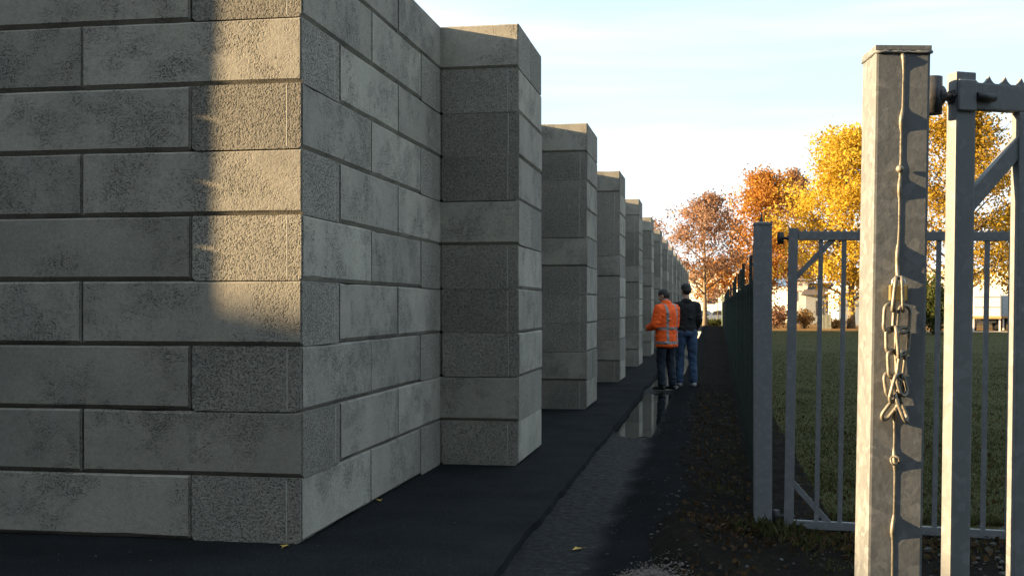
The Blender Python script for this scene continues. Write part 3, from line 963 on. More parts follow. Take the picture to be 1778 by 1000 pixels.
def shrub(name, label, loc, h, r, mat, leaves, size, seed, cat='shrub', group=None):
    rng = np.random.default_rng(seed)
    rr = random.Random(seed)
    root = empty(name, loc)
    tag(root, label, cat, group)
    bm = bmesh.new()
    ends = []
    for k in range(14):
        a = rr.uniform(0, 6.28)
        q = rr.uniform(0.2, 1)
        e = Vector((math.cos(a) * r * q, math.sin(a) * r * q, h * rr.uniform(0.55, 1.0) * (1 - 0.35 * q)))
        m = Vector((e.x * 0.35, e.y * 0.35, e.z * 0.6))
        tube(bm, [(0.05 * e.x, 0.05 * e.y, -0.1), m, e], [0.03, 0.02, 0.006], 5)
        ends += [e, m.lerp(e, 0.5), m]
    obj('stem', bm, M['bark'], root)
    P = np.array([tuple(e) for e in ends])
    idx = rng.integers(0, len(P), leaves)
    C = P[idx] + rng.normal(size=(leaves, 3)) * np.array([r * 0.22, r * 0.22, h * 0.12])
    C[:, 2] = np.abs(C[:, 2])
    me = quads_mesh('foliage', C, rng.uniform(0.6, 1.3, leaves) * size, np.clip(rng.uniform(0.1, 0.9, len(P))[idx] * .6 + rng.uniform(0, .4, leaves), 0, 1), M[mat], rng)
    link_mesh('foliage', me, root)
    return root
shrub('green_shrub', 'olive green shrub at the edge of the field, under the bronze tree', gz(at(1622, 74)), 3.9, 1.1, 'leaf_green', 4200, 0.11, 91)
shrub('russet_bush', 'russet bush behind the field under the orange tree', gz(at(1345, 96)), 2.2, 1.5, 'leaf_red', 1800, 0.11, 92)
shrub('dry_bush', 'straw-coloured dry bush in front of the cream building', gz(at(1396, 96)), 1.7, 0.9, 'leaf_dry', 1100, 0.10, 93)
shrub('dry_bush', 'low straw-coloured bush by the corrugated panel', gz(at(1452, 97)), 0.9, 1.3, 'leaf_dry', 900, 0.09, 94)
shrub('green_bush', 'low green bush at the foot of the russet tree', gz(at(1243, 101)), 0.75, 1.1, 'leaf_green', 1200, 0.09, 95)

# ------------------------------------------------------------------ far buildings
def mat_plain(k, c, r=0.7, **kw): M[k] = plain(k, c, r, **kw)
mat_plain('white_clad', (0.72, 0.70, 0.64), var=0.05)
mat_plain('cream_wall', (0.48, 0.46, 0.42), var=0.12)
mat_plain('blue_roof', (0.10, 0.22, 0.38), 0.5)
mat_plain('brown_roof', (0.11, 0.085, 0.07), 0.85)
mat_plain('grey_wall', (0.24, 0.25, 0.26), var=0.1)
mat_plain('bluegrey', (0.36, 0.42, 0.48), 0.6)
mat_plain('dark_gap', (0.03, 0.03, 0.033), 0.8)
mat_plain('rubber', (0.02, 0.02, 0.02), 0.8)
mat_plain('orange_strip', (0.55, 0.30, 0.10), 0.6)
mat_plain('corr', (0.36, 0.37, 0.30), 0.6)
FACE = YAW          # buildings square to the view of the wall line
def building(name, label, px0, px1, Z, ytop, depth, wallmat, roofmat, rot=0.0, roof_h=0.4, gable=False, wins=(), panels=0, over=0.3):
    c = at((px0 + px1) / 2, Z)
    w = (px1 - px0) / 2010 * Z
    h = CAM_H + (531 - ytop) / 2010 * Z + 0.5
    zb = -0.5
    root = empty(name, (c.x, c.y, zb), (0, 0, rot))
    tag(root, label, 'building')
    wl = obj('wall', boxbm(-w / 2, w / 2, 0, depth, 0, h), M[wallmat], root)
    if panels:
        pw = w / panels
        pm = None
        for k in range(panels):
            if pm is None:
                o = obj('wall_panel', boxbm(-pw / 2 + 0.03, pw / 2 - 0.03, -0.06, -0.004, 0.05, h - 0.1, bevel=0.015), M[wallmat], root, (-w / 2 + pw * (k + .5), 0, 0))
                pm = o.data
            else: link_mesh('wall_panel', pm, root, (-w / 2 + pw * (k + .5), 0, 0))
    bm = bmesh.new()
    if gable:
        vs = [bm.verts.new(p) for p in ((-w / 2 - over, -over, h), (w / 2 + over, -over, h), (w / 2 + over, depth + over, h), (-w / 2 - over, depth + over, h), (-w / 2 * gable, depth / 2, h + roof_h), (w / 2 * gable, depth / 2, h + roof_h))]
        for q in ((0, 1, 5, 4), (2, 3, 4, 5), (1, 2, 5), (3, 0, 4), (3, 2, 1, 0)): bm.faces.new([vs[k] for k in q])
    else:
        box(bm, -w / 2 - over, w / 2 + over, -over, depth + over, h + 0.002, h + roof_h)
    obj('roof', bm, M[roofmat], root)
    for (a, b, z0, z1, m) in wins:
        o = obj('window', boxbm(-w / 2 + a * w, -w / 2 + b * w, -0.09, -0.065, z0 * h, z1 * h), M[m], root)
        obj('frame', boxbm(-w / 2 + a * w - 0.08, -w / 2 + b * w + 0.08, -0.075, -0.062, z0 * h - 0.08, z1 * h + 0.08), M['grey_wall'], o)
    return root
building('white_hall', 'sunlit white panelled hall behind the russet tree, with blue roof edge', 1180, 1300, 150, 473, 25, 'white_clad', 'blue_roof', rot=R(-24), roof_h=0.9, panels=16, wins=[(0.40, 0.52, 0.35, 0.62, 'glass')])
building('blue_roofed_shed', 'low white shed with a blue roof behind the gate hinge', 1330, 1376, 135, 497, 8, 'white_clad', 'blue_roof', rot=R(-22), roof_h=1.2, gable=0.9, panels=6)
building('cream_building', 'cream rendered building with a grey bay beyond the gate bars', 1374, 1402, 122, 487, 7, 'cream_wall', 'grey_wall', rot=R(-8), roof_h=0.25, wins=[(0.15, 0.3, 0.55, 0.75, 'glass'), (0.55, 0.9, 0.3, 0.42, 'bluegrey'), (0.1, 0.5, 0.05, 0.2, 'dark_gap')])
building('brown_roofed_house', 'low house with a brown hipped roof beyond the gate bars', 1400, 1455, 120, 512, 8, 'grey_wall', 'brown_roof', rot=R(-3), roof_h=1.3, gable=0.75, wins=[(0.3, 0.5, 0.3, 0.8, 'dark_gap'), (0.6, 0.75, 0.4, 0.8, 'dark_gap')], over=0.5)
building('blue_grey_shed', 'small shed with blue-grey doors and a bright roof beside the sunlit post', 1457, 1500, 112, 508, 6, 'bluegrey', 'white_clad', rot=R(4), roof_h=1.0, gable=0.8, wins=[(0.02, 0.98, 0.63, 0.645, 'grey_wall')])
building('long_white_hall', 'long bright white hall behind the trailers', 1585, 1790, 120, 470, 25, 'white_clad', 'white_clad', rot=R(-14), roof_h=0.25, panels=14, wins=[(0.0, 1.0, 0.0, 0.40, 'dark_gap')])
# corrugated panel standing in the weeds
p = gz(at(1434, 94))
cp = empty('corrugated_panel', (p.x, p.y, p.z), (R(4), 0, R(-10)))
tag(cp, 'pale corrugated metal panel standing in the weeds', 'panel')
bm = bmesh.new()
n = 48
A, B = [], []
for k in range(n + 1):
    x = -0.42 + 0.84 * k / n
    yy = 0.02 * math.sin(k / n * 2 * math.pi * 8)
    A.append(bm.verts.new((x, yy, -0.05)))
    B.append(bm.verts.new((x, yy, 1.15 + 0.06 * k / n)))
for k in range(n): bm.faces.new((A[k], A[k + 1], B[k + 1], B[k]))
r_ = bmesh.ops.solidify(bm, geom=bm.faces[:], thickness=0.008)
obj('sheet', bm, M['corr'], cp)
for sx in (-0.3, 0.3): obj('batten', boxbm(sx - 0.03, sx + 0.03, 0.035, 0.08, -0.1, 1.3), M['bark'], cp)

def trailer(label, px0, px1, Z, ytop, bodymat, door):
    w = (px1 - px0) / 2010 * Z
    c = at((px0 + px1) / 2, Z)
    zb = ground_z(c.x, c.y)
    root = empty('trailer', (c.x, c.y, zb), (0, 0, R(-6)))
    tag(root, label, 'trailer', 'trailers parked by the white hall')
    h = CAM_H + (531 - ytop) / 2010 * Z - zb
    obj('box_body', boxbm(-w / 2, w / 2, 0, 7.0, 1.0, h, bevel=0.04), M[bodymat], root)
    obj('bumper_beam', boxbm(-w / 2 + .02, w / 2 - .02, -0.10, -0.005, 0.92, 1.08), M['orange_strip'], root)
    if door:
        obj('rear_door', boxbm(-w / 2 + .08, -0.01, -0.045, -0.004, 1.12, h - 0.10, bevel=0.01), M[bodymat], root)
        obj('rear_door', boxbm(0.01, w / 2 - .08, -0.045, -0.004, 1.12, h - 0.10, bevel=0.01), M[bodymat], root)
        for zz in (1.75, 2.5):
            obj('door_bar', boxbm(-w / 2 + .1, w / 2 - .1, -0.075, -0.05, zz, zz + 0.04), M['dark_gap'], root)
    obj('chassis', boxbm(-w / 2 + .35, w / 2 - .35, 0.2, 6.8, 0.62, 0.995), M['dark_gap'], root)
    wm = None
    for sx in (-1, 1):
        for yy in (0.9, 2.1):
            bm = bmesh.new()
            bmesh.ops.create_cone(bm, cap_ends=True, segments=20, radius1=0.46, radius2=0.46, depth=0.26, matrix=Matrix.Translation((sx * (w / 2 - .22), yy, 0.46)) @ Matrix.Rotation(R(90), 4, 'Y'))
            bmesh.ops.bevel(bm, geom=[e for e in bm.edges if len(e.link_faces) == 2 and any(len(f.verts) > 4 for f in e.link_faces)], offset=0.04, segments=2, affect='EDGES')
            t_ = obj('wheel', bm, M['rubber'], root)
            bm = bmesh.new()
            bmesh.ops.create_cone(bm, cap_ends=True, segments=16, radius1=0.25, radius2=0.2, depth=0.05, matrix=Matrix.Translation((sx * (w / 2 - .22 + .135), yy, 0.46)) @ Matrix.Rotation(R(90 * sx), 4, 'Y'))
            obj('rim', bm, M['grey_wall'], t_)
        obj('support_leg', boxbm(sx * (w / 2 - .1) - .05, sx * (w / 2 - .1) + .05, 0.12, 0.22, 0.0, 1.0), M['white_clad'], root)
    return root
trailer('white box trailer with double rear doors and orange bumper beam', 1690, 1737, 86, 508, 'white_clad', True)
trailer('grey box trailer with a pale top standing next to the white one', 1742, 1785, 89, 513, 'bluegrey', False)
mat_plain('paving', (0.40, 0.33, 0.25), 0.9)
c0 = at(1560, 82)
pv = sheet('pavement', [0, 8, 16, 24, 34, 44], [0, 3.2], lambda x, y: 0, M['paving'])
pv.location = (c0.x, c0.y, -0.395)
pv.rotation_euler = (0, 0, R(2))
tag(pv, 'pale strip of paving in front of the trailers', 'pavement', kind='structure')

# ------------------------------------------------------------------ far bar fence and cars behind it
ff = at(1192, 103)
fr = empty('far_railing', (ff.x, ff.y, -0.25))
tag(fr, 'thin dark railing behind the russet tree in front of the parked cars', 'railing')
bmb = boxbm(-0.012, 0.012, -0.012, 0.012, 0, 2.9)
me = None
for k in range(40):
    p = (k * 0.13, 0, 0)
    if me is None:
        o = obj('bar', bmb, M['fence_green'], fr, p)
        me = o.data
    else: link_mesh('bar', me, fr, p)
for zz in (0.25, 2.0): obj('rail', boxbm(-0.1, 5.2, 0.014, 0.06, zz, zz + 0.06), M['fence_green'], fr)
def paint(k, c):
    s = NT(k)
    s.set('Base Color', (*c, 1))
    s.set('Roughness', 0.25)
    s.set('Coat Weight', 0.6)
    M[k] = s.m
paint('paint_green', (0.03, 0.10, 0.09))
paint('paint_blue', (0.16, 0.20, 0.28))
paint('paint_silver', (0.45, 0.46, 0.47))
def car(label, loc, rz, pm):
    root = empty('parked_car', loc, (0, 0, rz))
    tag(root, label, 'car', 'cars parked behind the railing')
    low = [(-2.05, 0.35), (-2.1, 0.6), (-2.0, 0.88), (-1.1, 0.98), (1.0, 0.95), (1.9, 0.82), (2.1, 0.6), (2.05, 0.32)]
    cab = [(-1.75, 0.90), (-1.25, 1.42), (-0.2, 1.47), (0.45, 1.40), (1.15, 0.92)]
    def loft(prof, w0, w1, zt):
        bm = bmesh.new()
        rings = []
        for sgn in (-1, 1):
            rings.append([bm.verts.new((x, sgn * (w0 + (w1 - w0) * ss(0.85, 1.45, z)), z)) for x, z in prof])
        n = len(prof)
        for k in range(n):
            bm.faces.new((rings[0][k], rings[0][(k + 1) % n], rings[1][(k + 1) % n], rings[1][k]))
        bm.faces.new(rings[0][::-1])
        bm.faces.new(rings[1])
        bmesh.ops.recalc_face_normals(bm, faces=bm.faces)
        bmesh.ops.bevel(bm, geom=bm.edges[:], offset=0.05, segments=2, affect='EDGES')
        return bm
    body = obj('body', loft(low, 0.86, 0.84, 0), M[pm], root, smooth=False)
    cb = obj('cabin', loft(cab, 0.82, 0.62, 0), M[pm], root)
    for sgn in (-1, 1):
        for xs in ((-1.15, -0.25), (-0.15, 0.62)):
            bm = bmesh.new()
            q = [(xs[0], sgn * 0.812, 1.0), (xs[1] + (0.2 if xs[1] > 0 else 0), sgn * 0.812, 1.0), (xs[1] - 0.1, sgn * 0.668, 1.36), (xs[0] + (0.1 if xs[0] > -1 else 0.05), sgn * 0.668, 1.36)]
            a = [bm.verts.new(p) for p in q]
            b = [bm.verts.new((p[0], p[1] - sgn * 0.05, p[2])) for p in q]
            bm.faces.new(a); bm.faces.new(b[::-1])
            for k in range(4): bm.faces.new((a[k], a[(k + 1) % 4], b[(k + 1) % 4], b[k]))
            bmesh.ops.recalc_face_normals(bm, faces=bm.faces)
            obj('side_window', bm, M['glass'], root)
        for xx in (-1.3, 1.35):
            bm = bmesh.new()
            bmesh.ops.create_cone(bm, cap_ends=True, segments=18, radius1=0.31, radius2=0.31, depth=0.2, matrix=Matrix.Translation((xx, sgn * 0.79, 0.31)) @ Matrix.Rotation(R(90), 4, 'X'))
            t_ = obj('wheel', bm, M['rubber'], root)
            bm = bmesh.new()
            bmesh.ops.create_cone(bm, cap_ends=True, segments=14, radius1=0.19, radius2=0.19, depth=0.03, matrix=Matrix.Translation((xx, sgn * 0.90, 0.31)) @ Matrix.Rotation(R(90), 4, 'X'))
            obj('rim', bm, M['paint_silver'], t_)
        obj('headlight', boxbm(2.03, 2.09, sgn * 0.6 - 0.16, sgn * 0.6 + 0.16, 0.6, 0.72, bevel=0.015), M['paint_silver'], root)
    for (x0, z0, x1, z1, nm) in ((0.50, 1.385, 1.13, 0.985, 'windscreen'), (-1.32, 1.39, -1.74, 0.965, 'rear_window')):
        bm = bmesh.new()
        d = 0.03 if x1 > 0 else -0.03
        q = [(x0 + d, -0.58, z0), (x0 + d, 0.58, z0), (x1 + d, 0.72, z1), (x1 + d, -0.72, z1)]
        a = [bm.verts.new(p) for p in q]
        b = [bm.verts.new((p[0] - 2 * d, p[1], p[2] - 0.02)) for p in q]
        bm.faces.new(a); bm.faces.new(b[::-1])
        for k in range(4): bm.faces.new((a[k], a[(k + 1) % 4], b[(k + 1) % 4], b[k]))
        bmesh.ops.recalc_face_normals(bm, faces=bm.faces)
        obj(nm, bm, M['glass'], root)
p = at(1206, 116)
car('dark green car parked behind the railing and tree trunk', (p.x, p.y, ground_z(p.x, p.y)), R(160), 'paint_green')
p = at(1252, 114)
car('blue-grey car parked behind the railing at the end of the track', (p.x, p.y, ground_z(p.x, p.y)), R(172), 'paint_blue')
p = at(1290, 122)
car('silver car parked behind the fence end', (p.x, p.y, ground_z(p.x, p.y)), R(168), 'paint_silver')

# ------------------------------------------------------------------ grass, weeds, stones, leaves
def blades(name, pts, hs, seed, mat, w=0.006, lean=0.5):
    rng = np.random.default_rng(seed)
    P = np.asarray(pts)
    n = len(P)
    h = np.asarray(hs)
    a = rng.uniform(0, 2 * np.pi, n)
    wv = np.stack([np.cos(a), np.sin(a), np.zeros(n)], 1) * w * rng.uniform(0.6, 1.4, n)[:, None]
    b = rng.uniform(0, 2 * np.pi, n)
    lv = np.stack([np.cos(b), np.sin(b), np.zeros(n)], 1) * (h * lean * rng.uniform(0.1, 1, n))[:, None]
    up = np.array([0, 0, 1.0])
    v = np.stack([P - wv, P + wv, P + lv * 0.35 + up * (h * 0.6)[:, None] + wv * 0.6, P + lv + up * h[:, None]], 1).reshape(-1, 3)
    me = bpy.data.meshes.new(name)
    me.vertices.add(4 * n)
    me.vertices.foreach_set('co', v.astype(np.float32).ravel())
    me.loops.add(4 * n)
    me.loops.foreach_set('vertex_index', np.arange(4 * n, dtype=np.int32))
    me.polygons.add(n)
    me.polygons.foreach_set('loop_start', np.arange(0, 4 * n, 4, dtype=np.int32))
    me.polygons.foreach_set('loop_total', np.full(n, 4, dtype=np.int32))
    at_ = me.attributes.new('leaf_tone', 'FLOAT', 'POINT')
    at_.data.foreach_set('value', np.repeat(np.clip(rng.normal(0.5, 0.22, n), 0, 1), 4).astype(np.float32))
    me.materials.append(M[mat])
    me.update(calc_edges=True)
    return link_mesh(name, me)
rg = random.Random(5)
pts, hs = [], []
while len(pts) < 90000:
    y = 8.6 + 34 * rg.random() ** 1.8
    x = 0.5 + rg.random() * (0.9 + 0.33 * y)
    dens = 0.5 + 0.5 * nz(x * 0.7, y * 0.7) + ss(9, 11, y) * 0.5
    if rg.random() > dens: continue
    pts.append((x, y, ground_z(x, y) - 0.005))
    hs.append(rg.uniform(0.015, 0.042) * (1 + 0.4 * nz(x, y, 4)))
tag(blades('field_grass', pts, hs, 1, 'blade', 0.006, 1.3), 'short dark green grass of the field beyond the gate', 'grass', kind='stuff')
pts, hs = [], []
for cx, cy, s, n, hh in ((0.40, 7.85, 0.16, 700, 0.20), (0.62, 7.75, 0.22, 700, 0.15), (0.95, 7.7, 0.3, 500, 0.12), (0.20, 7.9, 0.12, 300, 0.13), (1.5, 7.6, 0.4, 500, 0.10), (0.75, 6.9, 0.3, 350, 0.08), (0.1, 9.5, 0.2, 200, 0.10), (0.25, 11.5, 0.3, 250, 0.09), (2.0, 7.4, 0.5, 400, 0.09)):
    for k in range(n // 2):
        x, y = rg.gauss(cx, s * 0.5), rg.gauss(cy, s * 0.8)
        zz = soil_z(x, y) if x < 0.84 else -0.085
        pts.append((x, y, zz - 0.01))
        hs.append(hh * 0.5 * rg.uniform(0.35, 1.1))
tag(blades('weeds', pts, hs, 2, 'blade', 0.007, 0.7), 'weeds and grass tufts round the foot of the shaded gate post', 'weeds', kind='stuff')
def stones(name, pts, mat, label, cat):
    t = bmesh.new()
    bmesh.ops.create_icosphere(t, subdivisions=1, radius=1.0)
    bv = np.array([tuple(v.co) for v in t.verts])
    bf = np.array([[v.index for v in f.verts] for f in t.faces])
    t.free()
    rng = np.random.default_rng(9)
    vs, fs = [], []
    for k, (x, y, z, r) in enumerate(pts):
        sc = np.array([rng.uniform(.7, 1.4), rng.uniform(.6, 1.0), rng.uniform(.4, .8)]) * r
        v = (bv + rng.uniform(-.25, .25, bv.shape)) * sc
        a = rng.uniform(0, 6.28)
        v = v @ np.array([[math.cos(a), math.sin(a), 0], [-math.sin(a), math.cos(a), 0], [0, 0, 1]])
        vs.append(v + np.array([x, y, z]))
        fs.append(bf + 12 * k)
    me = bpy.data.meshes.new(name)
    me.from_pydata(np.concatenate(vs).tolist(), [], np.concatenate(fs).tolist())
    me.materials.append(M[mat])
    return tag(link_mesh(name, me), label, cat, kind='stuff')
P = []
for k in range(5200):
    x, y = rg.gauss(-0.31, 0.085), rg.gauss(6.15, 0.20)
    P.append((x, y, max(path_z(x, y), soil_z(x, y)) + 0.004 + 0.03 * math.exp(-((x + .33) / .08) ** 2 - ((y - 6.2) / .2) ** 2) * rg.random(), 0.002 + 0.008 * rg.random() ** 3))
stones('spilt_grit', P, 'sand', 'small heap of pale spilt grit at the edge of the track', 'grit')
P = []
for k in range(900):
    x, y = rg.uniform(-0.4, 0.9), rg.uniform(4.5, 20)
    P.append((x, y, max(path_z(x, y) if x < -0.1 else -9, soil_z(min(x, 0.8), y)) + 0.003, rg.choice((0.004, 0.006, 0.008, 0.013))))
for k in range(1300):
    x, y = rg.uniform(0.9, 3.8), rg.uniform(4.5, 8.4)
    P.append((x, y, -0.085 + 0.03 * abs(nz(x * 5, y * 5)) + 0.008, rg.choice((0.008, 0.012, 0.018, 0.026))))
for k in range(260):
    x, y = rg.uniform(-1.1, -0.45), 5.2 + 12 * rg.random() ** 2
    P.append((x, y, path_z(x, y) + 0.002, rg.choice((0.004, 0.006, 0.008))))
for k in range(160):
    x, y = rg.uniform(-4.5, -1.25), rg.uniform(5.6, 11)
    if x < WX and y > WY: continue
    P.append((x, y, 0.002, rg.choice((0.003, 0.004, 0.006))))
stones('loose_stones', P, 'stone', 'loose grey stone chips scattered over track and soil', 'stones')
rngl = np.random.default_rng(77)
C = []
for k in range(1500):
    q = rg.random()
    if q < 0.6: x, y = rg.gauss(0.9, 0.6), rg.gauss(7.75, 0.35)
    else: x, y = rg.uniform(-0.2, 0.3), 6.0 + 14 * rg.random() ** 1.5
    if x > 3.6 or x < -0.25: continue
    C.append((x, y, (soil_z(x, y) if x < 0.84 else -0.075) + rg.uniform(0.006, 0.03)))
for k in range(2600):
    y = 9 + 70 * rg.random() ** 1.6
    x = 0.6 + rg.random() * (0.6 + 0.30 * y)
    C.append((x, y, ground_z(x, y) + rg.uniform(0.015, 0.035)))
C = np.array(C)
lm = quads_mesh('leaf_litter', C, rngl.uniform(0.014, 0.03, len(C)), rngl.uniform(0, 0.8, len(C)), leafmat('brown_leaf_litter', [(0.0, (0.025, 0.016, 0.010)), (0.6, (0.07, 0.042, 0.02)), (1.0, (0.16, 0.10, 0.04))]), rngl)
tag(link_mesh('leaf_litter', lm), 'brown leaf litter scattered over the soil and grass round the gate', 'leaves', kind='stuff')
M['fallen'] = plain('yellow_fallen_leaf', (0.42, 0.28, 0.06), 0.7, 0, 0.3, 20)
def leaf_mesh():
    bm = bmesh.new()
    prof = [(0, 0), (.018, .012), (.035, .014), (.03, .03), (.05, .02), (.075, .006), (.092, 0)]
    up_ = [bm.verts.new((x, y, 0.004 + 0.25 * y)) for x, y in prof]
    dn = [up_[0]] + [bm.verts.new((x, -y, 0.004 + 0.35 * y)) for x, y in prof[1:-1]] + [up_[-1]]
    md = [up_[0]] + [bm.verts.new((x, 0, 0.004)) for x, y in prof[1:-1]] + [up_[-1]]
    for k in range(len(prof) - 1):
        for A, B in ((up_, md), (md, dn)):
            f = []
            for v in (A[k], A[k + 1], B[k + 1], B[k]):
                if v not in f: f.append(v)
            if len(f) > 2: bm.faces.new(f)
    tube(bm, [(-.03, 0, .003), (0, 0, .005)], .0012, 4)
    return bm
lme = None
for (px, pyy, lab) in ((491, 952, 'yellow fallen leaf on the asphalt at the foot of the wall corner'), (655, 868, 'yellow fallen leaf at the foot of the long side of the wall'), (1012, 935, 'yellow fallen leaf on the wet track')):
    Z = 2010 * CAM_H / (pyy - 531)
    q = at(px, Z)
    zz = 0.003 if q.x < -1.2 else path_z(q.x, q.y) + 0.004
    if lme is None:
        o = obj('fallen_leaf', leaf_mesh(), M['fallen'], None, (q.x, q.y, zz))
        lme = o.data
    else: o = link_mesh('fallen_leaf', lme, None, (q.x, q.y, zz))
    o.rotation_euler = (0, 0, rg.uniform(0, 6))
    tag(o, lab, 'leaf', 'fallen leaves')

# ------------------------------------------------------------------ people
M['skin'] = plain('skin', (0.42, 0.25, 0.18), 0.55, 0, 0.08)
M['hair_dark'] = plain('dark_hair', (0.012, 0.010, 0.009), 0.6, 0, 0.4, 60, 0.6, 120)
M['hair_grey'] = plain('short_brown_hair', (0.022, 0.017, 0.014), 0.7, 0, 0.4, 60, 0.6, 120)
M['hivis'] = plain('orange_hi_vis_fabric', (1.0, 0.11, 0.006), 0.75, 0, 0.06, 9, 0.25, 14)
M['reflect'] = plain('grey_reflective_tape', (0.23, 0.225, 0.225), 0.4, 0.2, 0.1, 30)
M['navy'] = plain('dark_navy_trousers', (0.010, 0.017, 0.030), 0.9, 0, 0.25, 9, 0.4, 12)
M['jeans'] = plain('blue_denim', (0.032, 0.066, 0.13), 0.9, 0, 0.3, 7, 0.4, 12)
M['black_cloth'] = plain('black_jacket_cloth', (0.008, 0.009, 0.011), 0.85, 0, 0.3, 9, 0.4, 12)
M['boot'] = plain('black_boot_leather', (0.010, 0.010, 0.010), 0.5)
M['trainer'] = plain('pale_trainer', (0.30, 0.31, 0.33), 0.6)
M['eye'] = plain('eye_white', (0.6, 0.6, 0.58), 0.2)
def limb(bm, pts, sub=2):
    """tapered chain of overlapping balls: pts = (pos, radius or (rx, ry, rz))"""
    for i in range(len(pts) - 1):
        (a, ra), (b, rb_) = pts[i], pts[i + 1]
        a, b = Vector(a), Vector(b)
        va = Vector((ra,) * 3) if isinstance(ra, (int, float)) else Vector(ra)
        vb = Vector((rb_,) * 3) if isinstance(rb_, (int, float)) else Vector(rb_)
        n = max(2, int((b - a).length / (0.3 * min(min(va), min(vb)))) + 1)
        for k in range(n + 1):
            t = k / n
            sphere(bm, a.lerp(b, t), va.lerp(vb, t), sub)
def fuse(bm, voxel, smooth=4):
    me = bpy.data.meshes.new('tmp')
    bm.to_mesh(me)
    bm.free()
    o = bpy.data.objects.new('tmp', me)
    COL.objects.link(o)
    m = o.modifiers.new('r', 'REMESH')
    m.mode = 'VOXEL'
    m.voxel_size = voxel
    m2 = o.modifiers.new('s', 'SMOOTH')
    m2.iterations = smooth
    m2.factor = 0.5
    dg = bpy.context.evaluated_depsgraph_get()
    dg.update()
    res = bpy.data.meshes.new_from_object(o.evaluated_get(dg))
    bpy.data.objects.remove(o)
    bpy.data.meshes.remove(me)
    out = bmesh.new()
    out.from_mesh(res)
    bpy.data.meshes.remove(res)
    return out
def wrinkle(bm, amp, f, seed):
    bm.normal_update()
    for v in bm.verts:
        p = v.co * f
        q = noise.noise(Vector((p.x + seed, p.y, p.z * 1.7 + 0.8 * p.x))) + 0.5 * noise.noise(Vector((p.x * 2.1, p.y * 2.1 + seed, p.z * 3.2 - p.x)))
        v.co += v.normal * amp * q
    return bm
def part_between(src, planes, grow):
    """copy of the part of a mesh on the inner side of the planes, pushed out along its normals"""
    bm = src.copy()
    for co, no in planes:
        bmesh.ops.bisect_plane(bm, geom=bm.verts[:] + bm.edges[:] + bm.faces[:], plane_co=co, plane_no=no, clear_outer=True)
    bm.normal_update()
    for v in bm.verts: v.co += v.normal * grow
    return bm
def hand_balls(bm, wrist, dirv, side, palm_n):
    """palm and five bent fingers leaving the wrist along dirv; side = direction of the thumb"""
    w, d, s, pn = Vector(wrist), Vector(dirv).normalized(), Vector(side).normalized(), Vector(palm_n).normalized()
    limb(bm, [(w, 0.026), (w + d * 0.045 + s * 0.004, 0.024)])
    limb(bm, [(w + d * 0.03 - s * 0.022, 0.016), (w + d * 0.085 - s * 0.030, 0.013)])
    limb(bm, [(w + d * 0.03 + s * 0.022, 0.017), (w + d * 0.088 + s * 0.030, 0.014)])
    limb(bm, [(w + d * 0.085 - s * 0.03, 0.013), (w + d * 0.088 + s * 0.03, 0.014)])
    for k, ln in enumerate((0.068, 0.080, 0.075, 0.058)):
        b0 = w + d * 0.09 + s * (0.033 - 0.022 * k)
        b1 = b0 + d * ln * 0.42 + pn * ln * 0.18
        b2 = b1 + d * ln * 0.22 + pn * ln * 0.30
        b3 = b2 - d * ln * 0.02 + pn * ln * 0.25
        limb(bm, [(b0, 0.0095), (b1, 0.0088), (b2, 0.0082), (b3, 0.0075)], 1)
    t0 = w + d * 0.03 + s * 0.026
    limb(bm, [(t0, 0.014), (t0 + d * 0.03 + s * 0.026 + pn * 0.012, 0.011), (t0 + d * 0.058 + s * 0.028 + pn * 0.022, 0.009)], 1)
def head_balls(bm, c, rot):
    def S(o, s, sub=3): sphere(bm, Vector(c) + rot @ Vector(o), s, sub, rot)
    S((0, -0.012, 0.03), (0.076, 0.096, 0.092))
    S((0, 0.012, -0.03), (0.064, 0.078, 0.085))
    S((0, 0.052, -0.088), (0.034, 0.034, 0.028))
    S((0, 0.028, -0.065), (0.052, 0.052, 0.045))
    S((0, 0.076, 0.028), (0.046, 0.014, 0.012))
    for sx in (-1, 1):
        S((sx * 0.036, 0.058, -0.025), (0.024, 0.026, 0.022))
        S((sx * 0.078, -0.010, -0.012), (0.010, 0.020, 0.032), 2)
    limb(bm, [(Vector(c) + rot @ Vector((0, 0.086, 0.012)), 0.009), (Vector(c) + rot @ Vector((0, 0.104, -0.026)), 0.013)], 2)
    S((0, 0.084, -0.058), (0.024, 0.010, 0.006), 2)
    S((0, 0.081, -0.069), (0.021, 0.010, 0.007), 2)
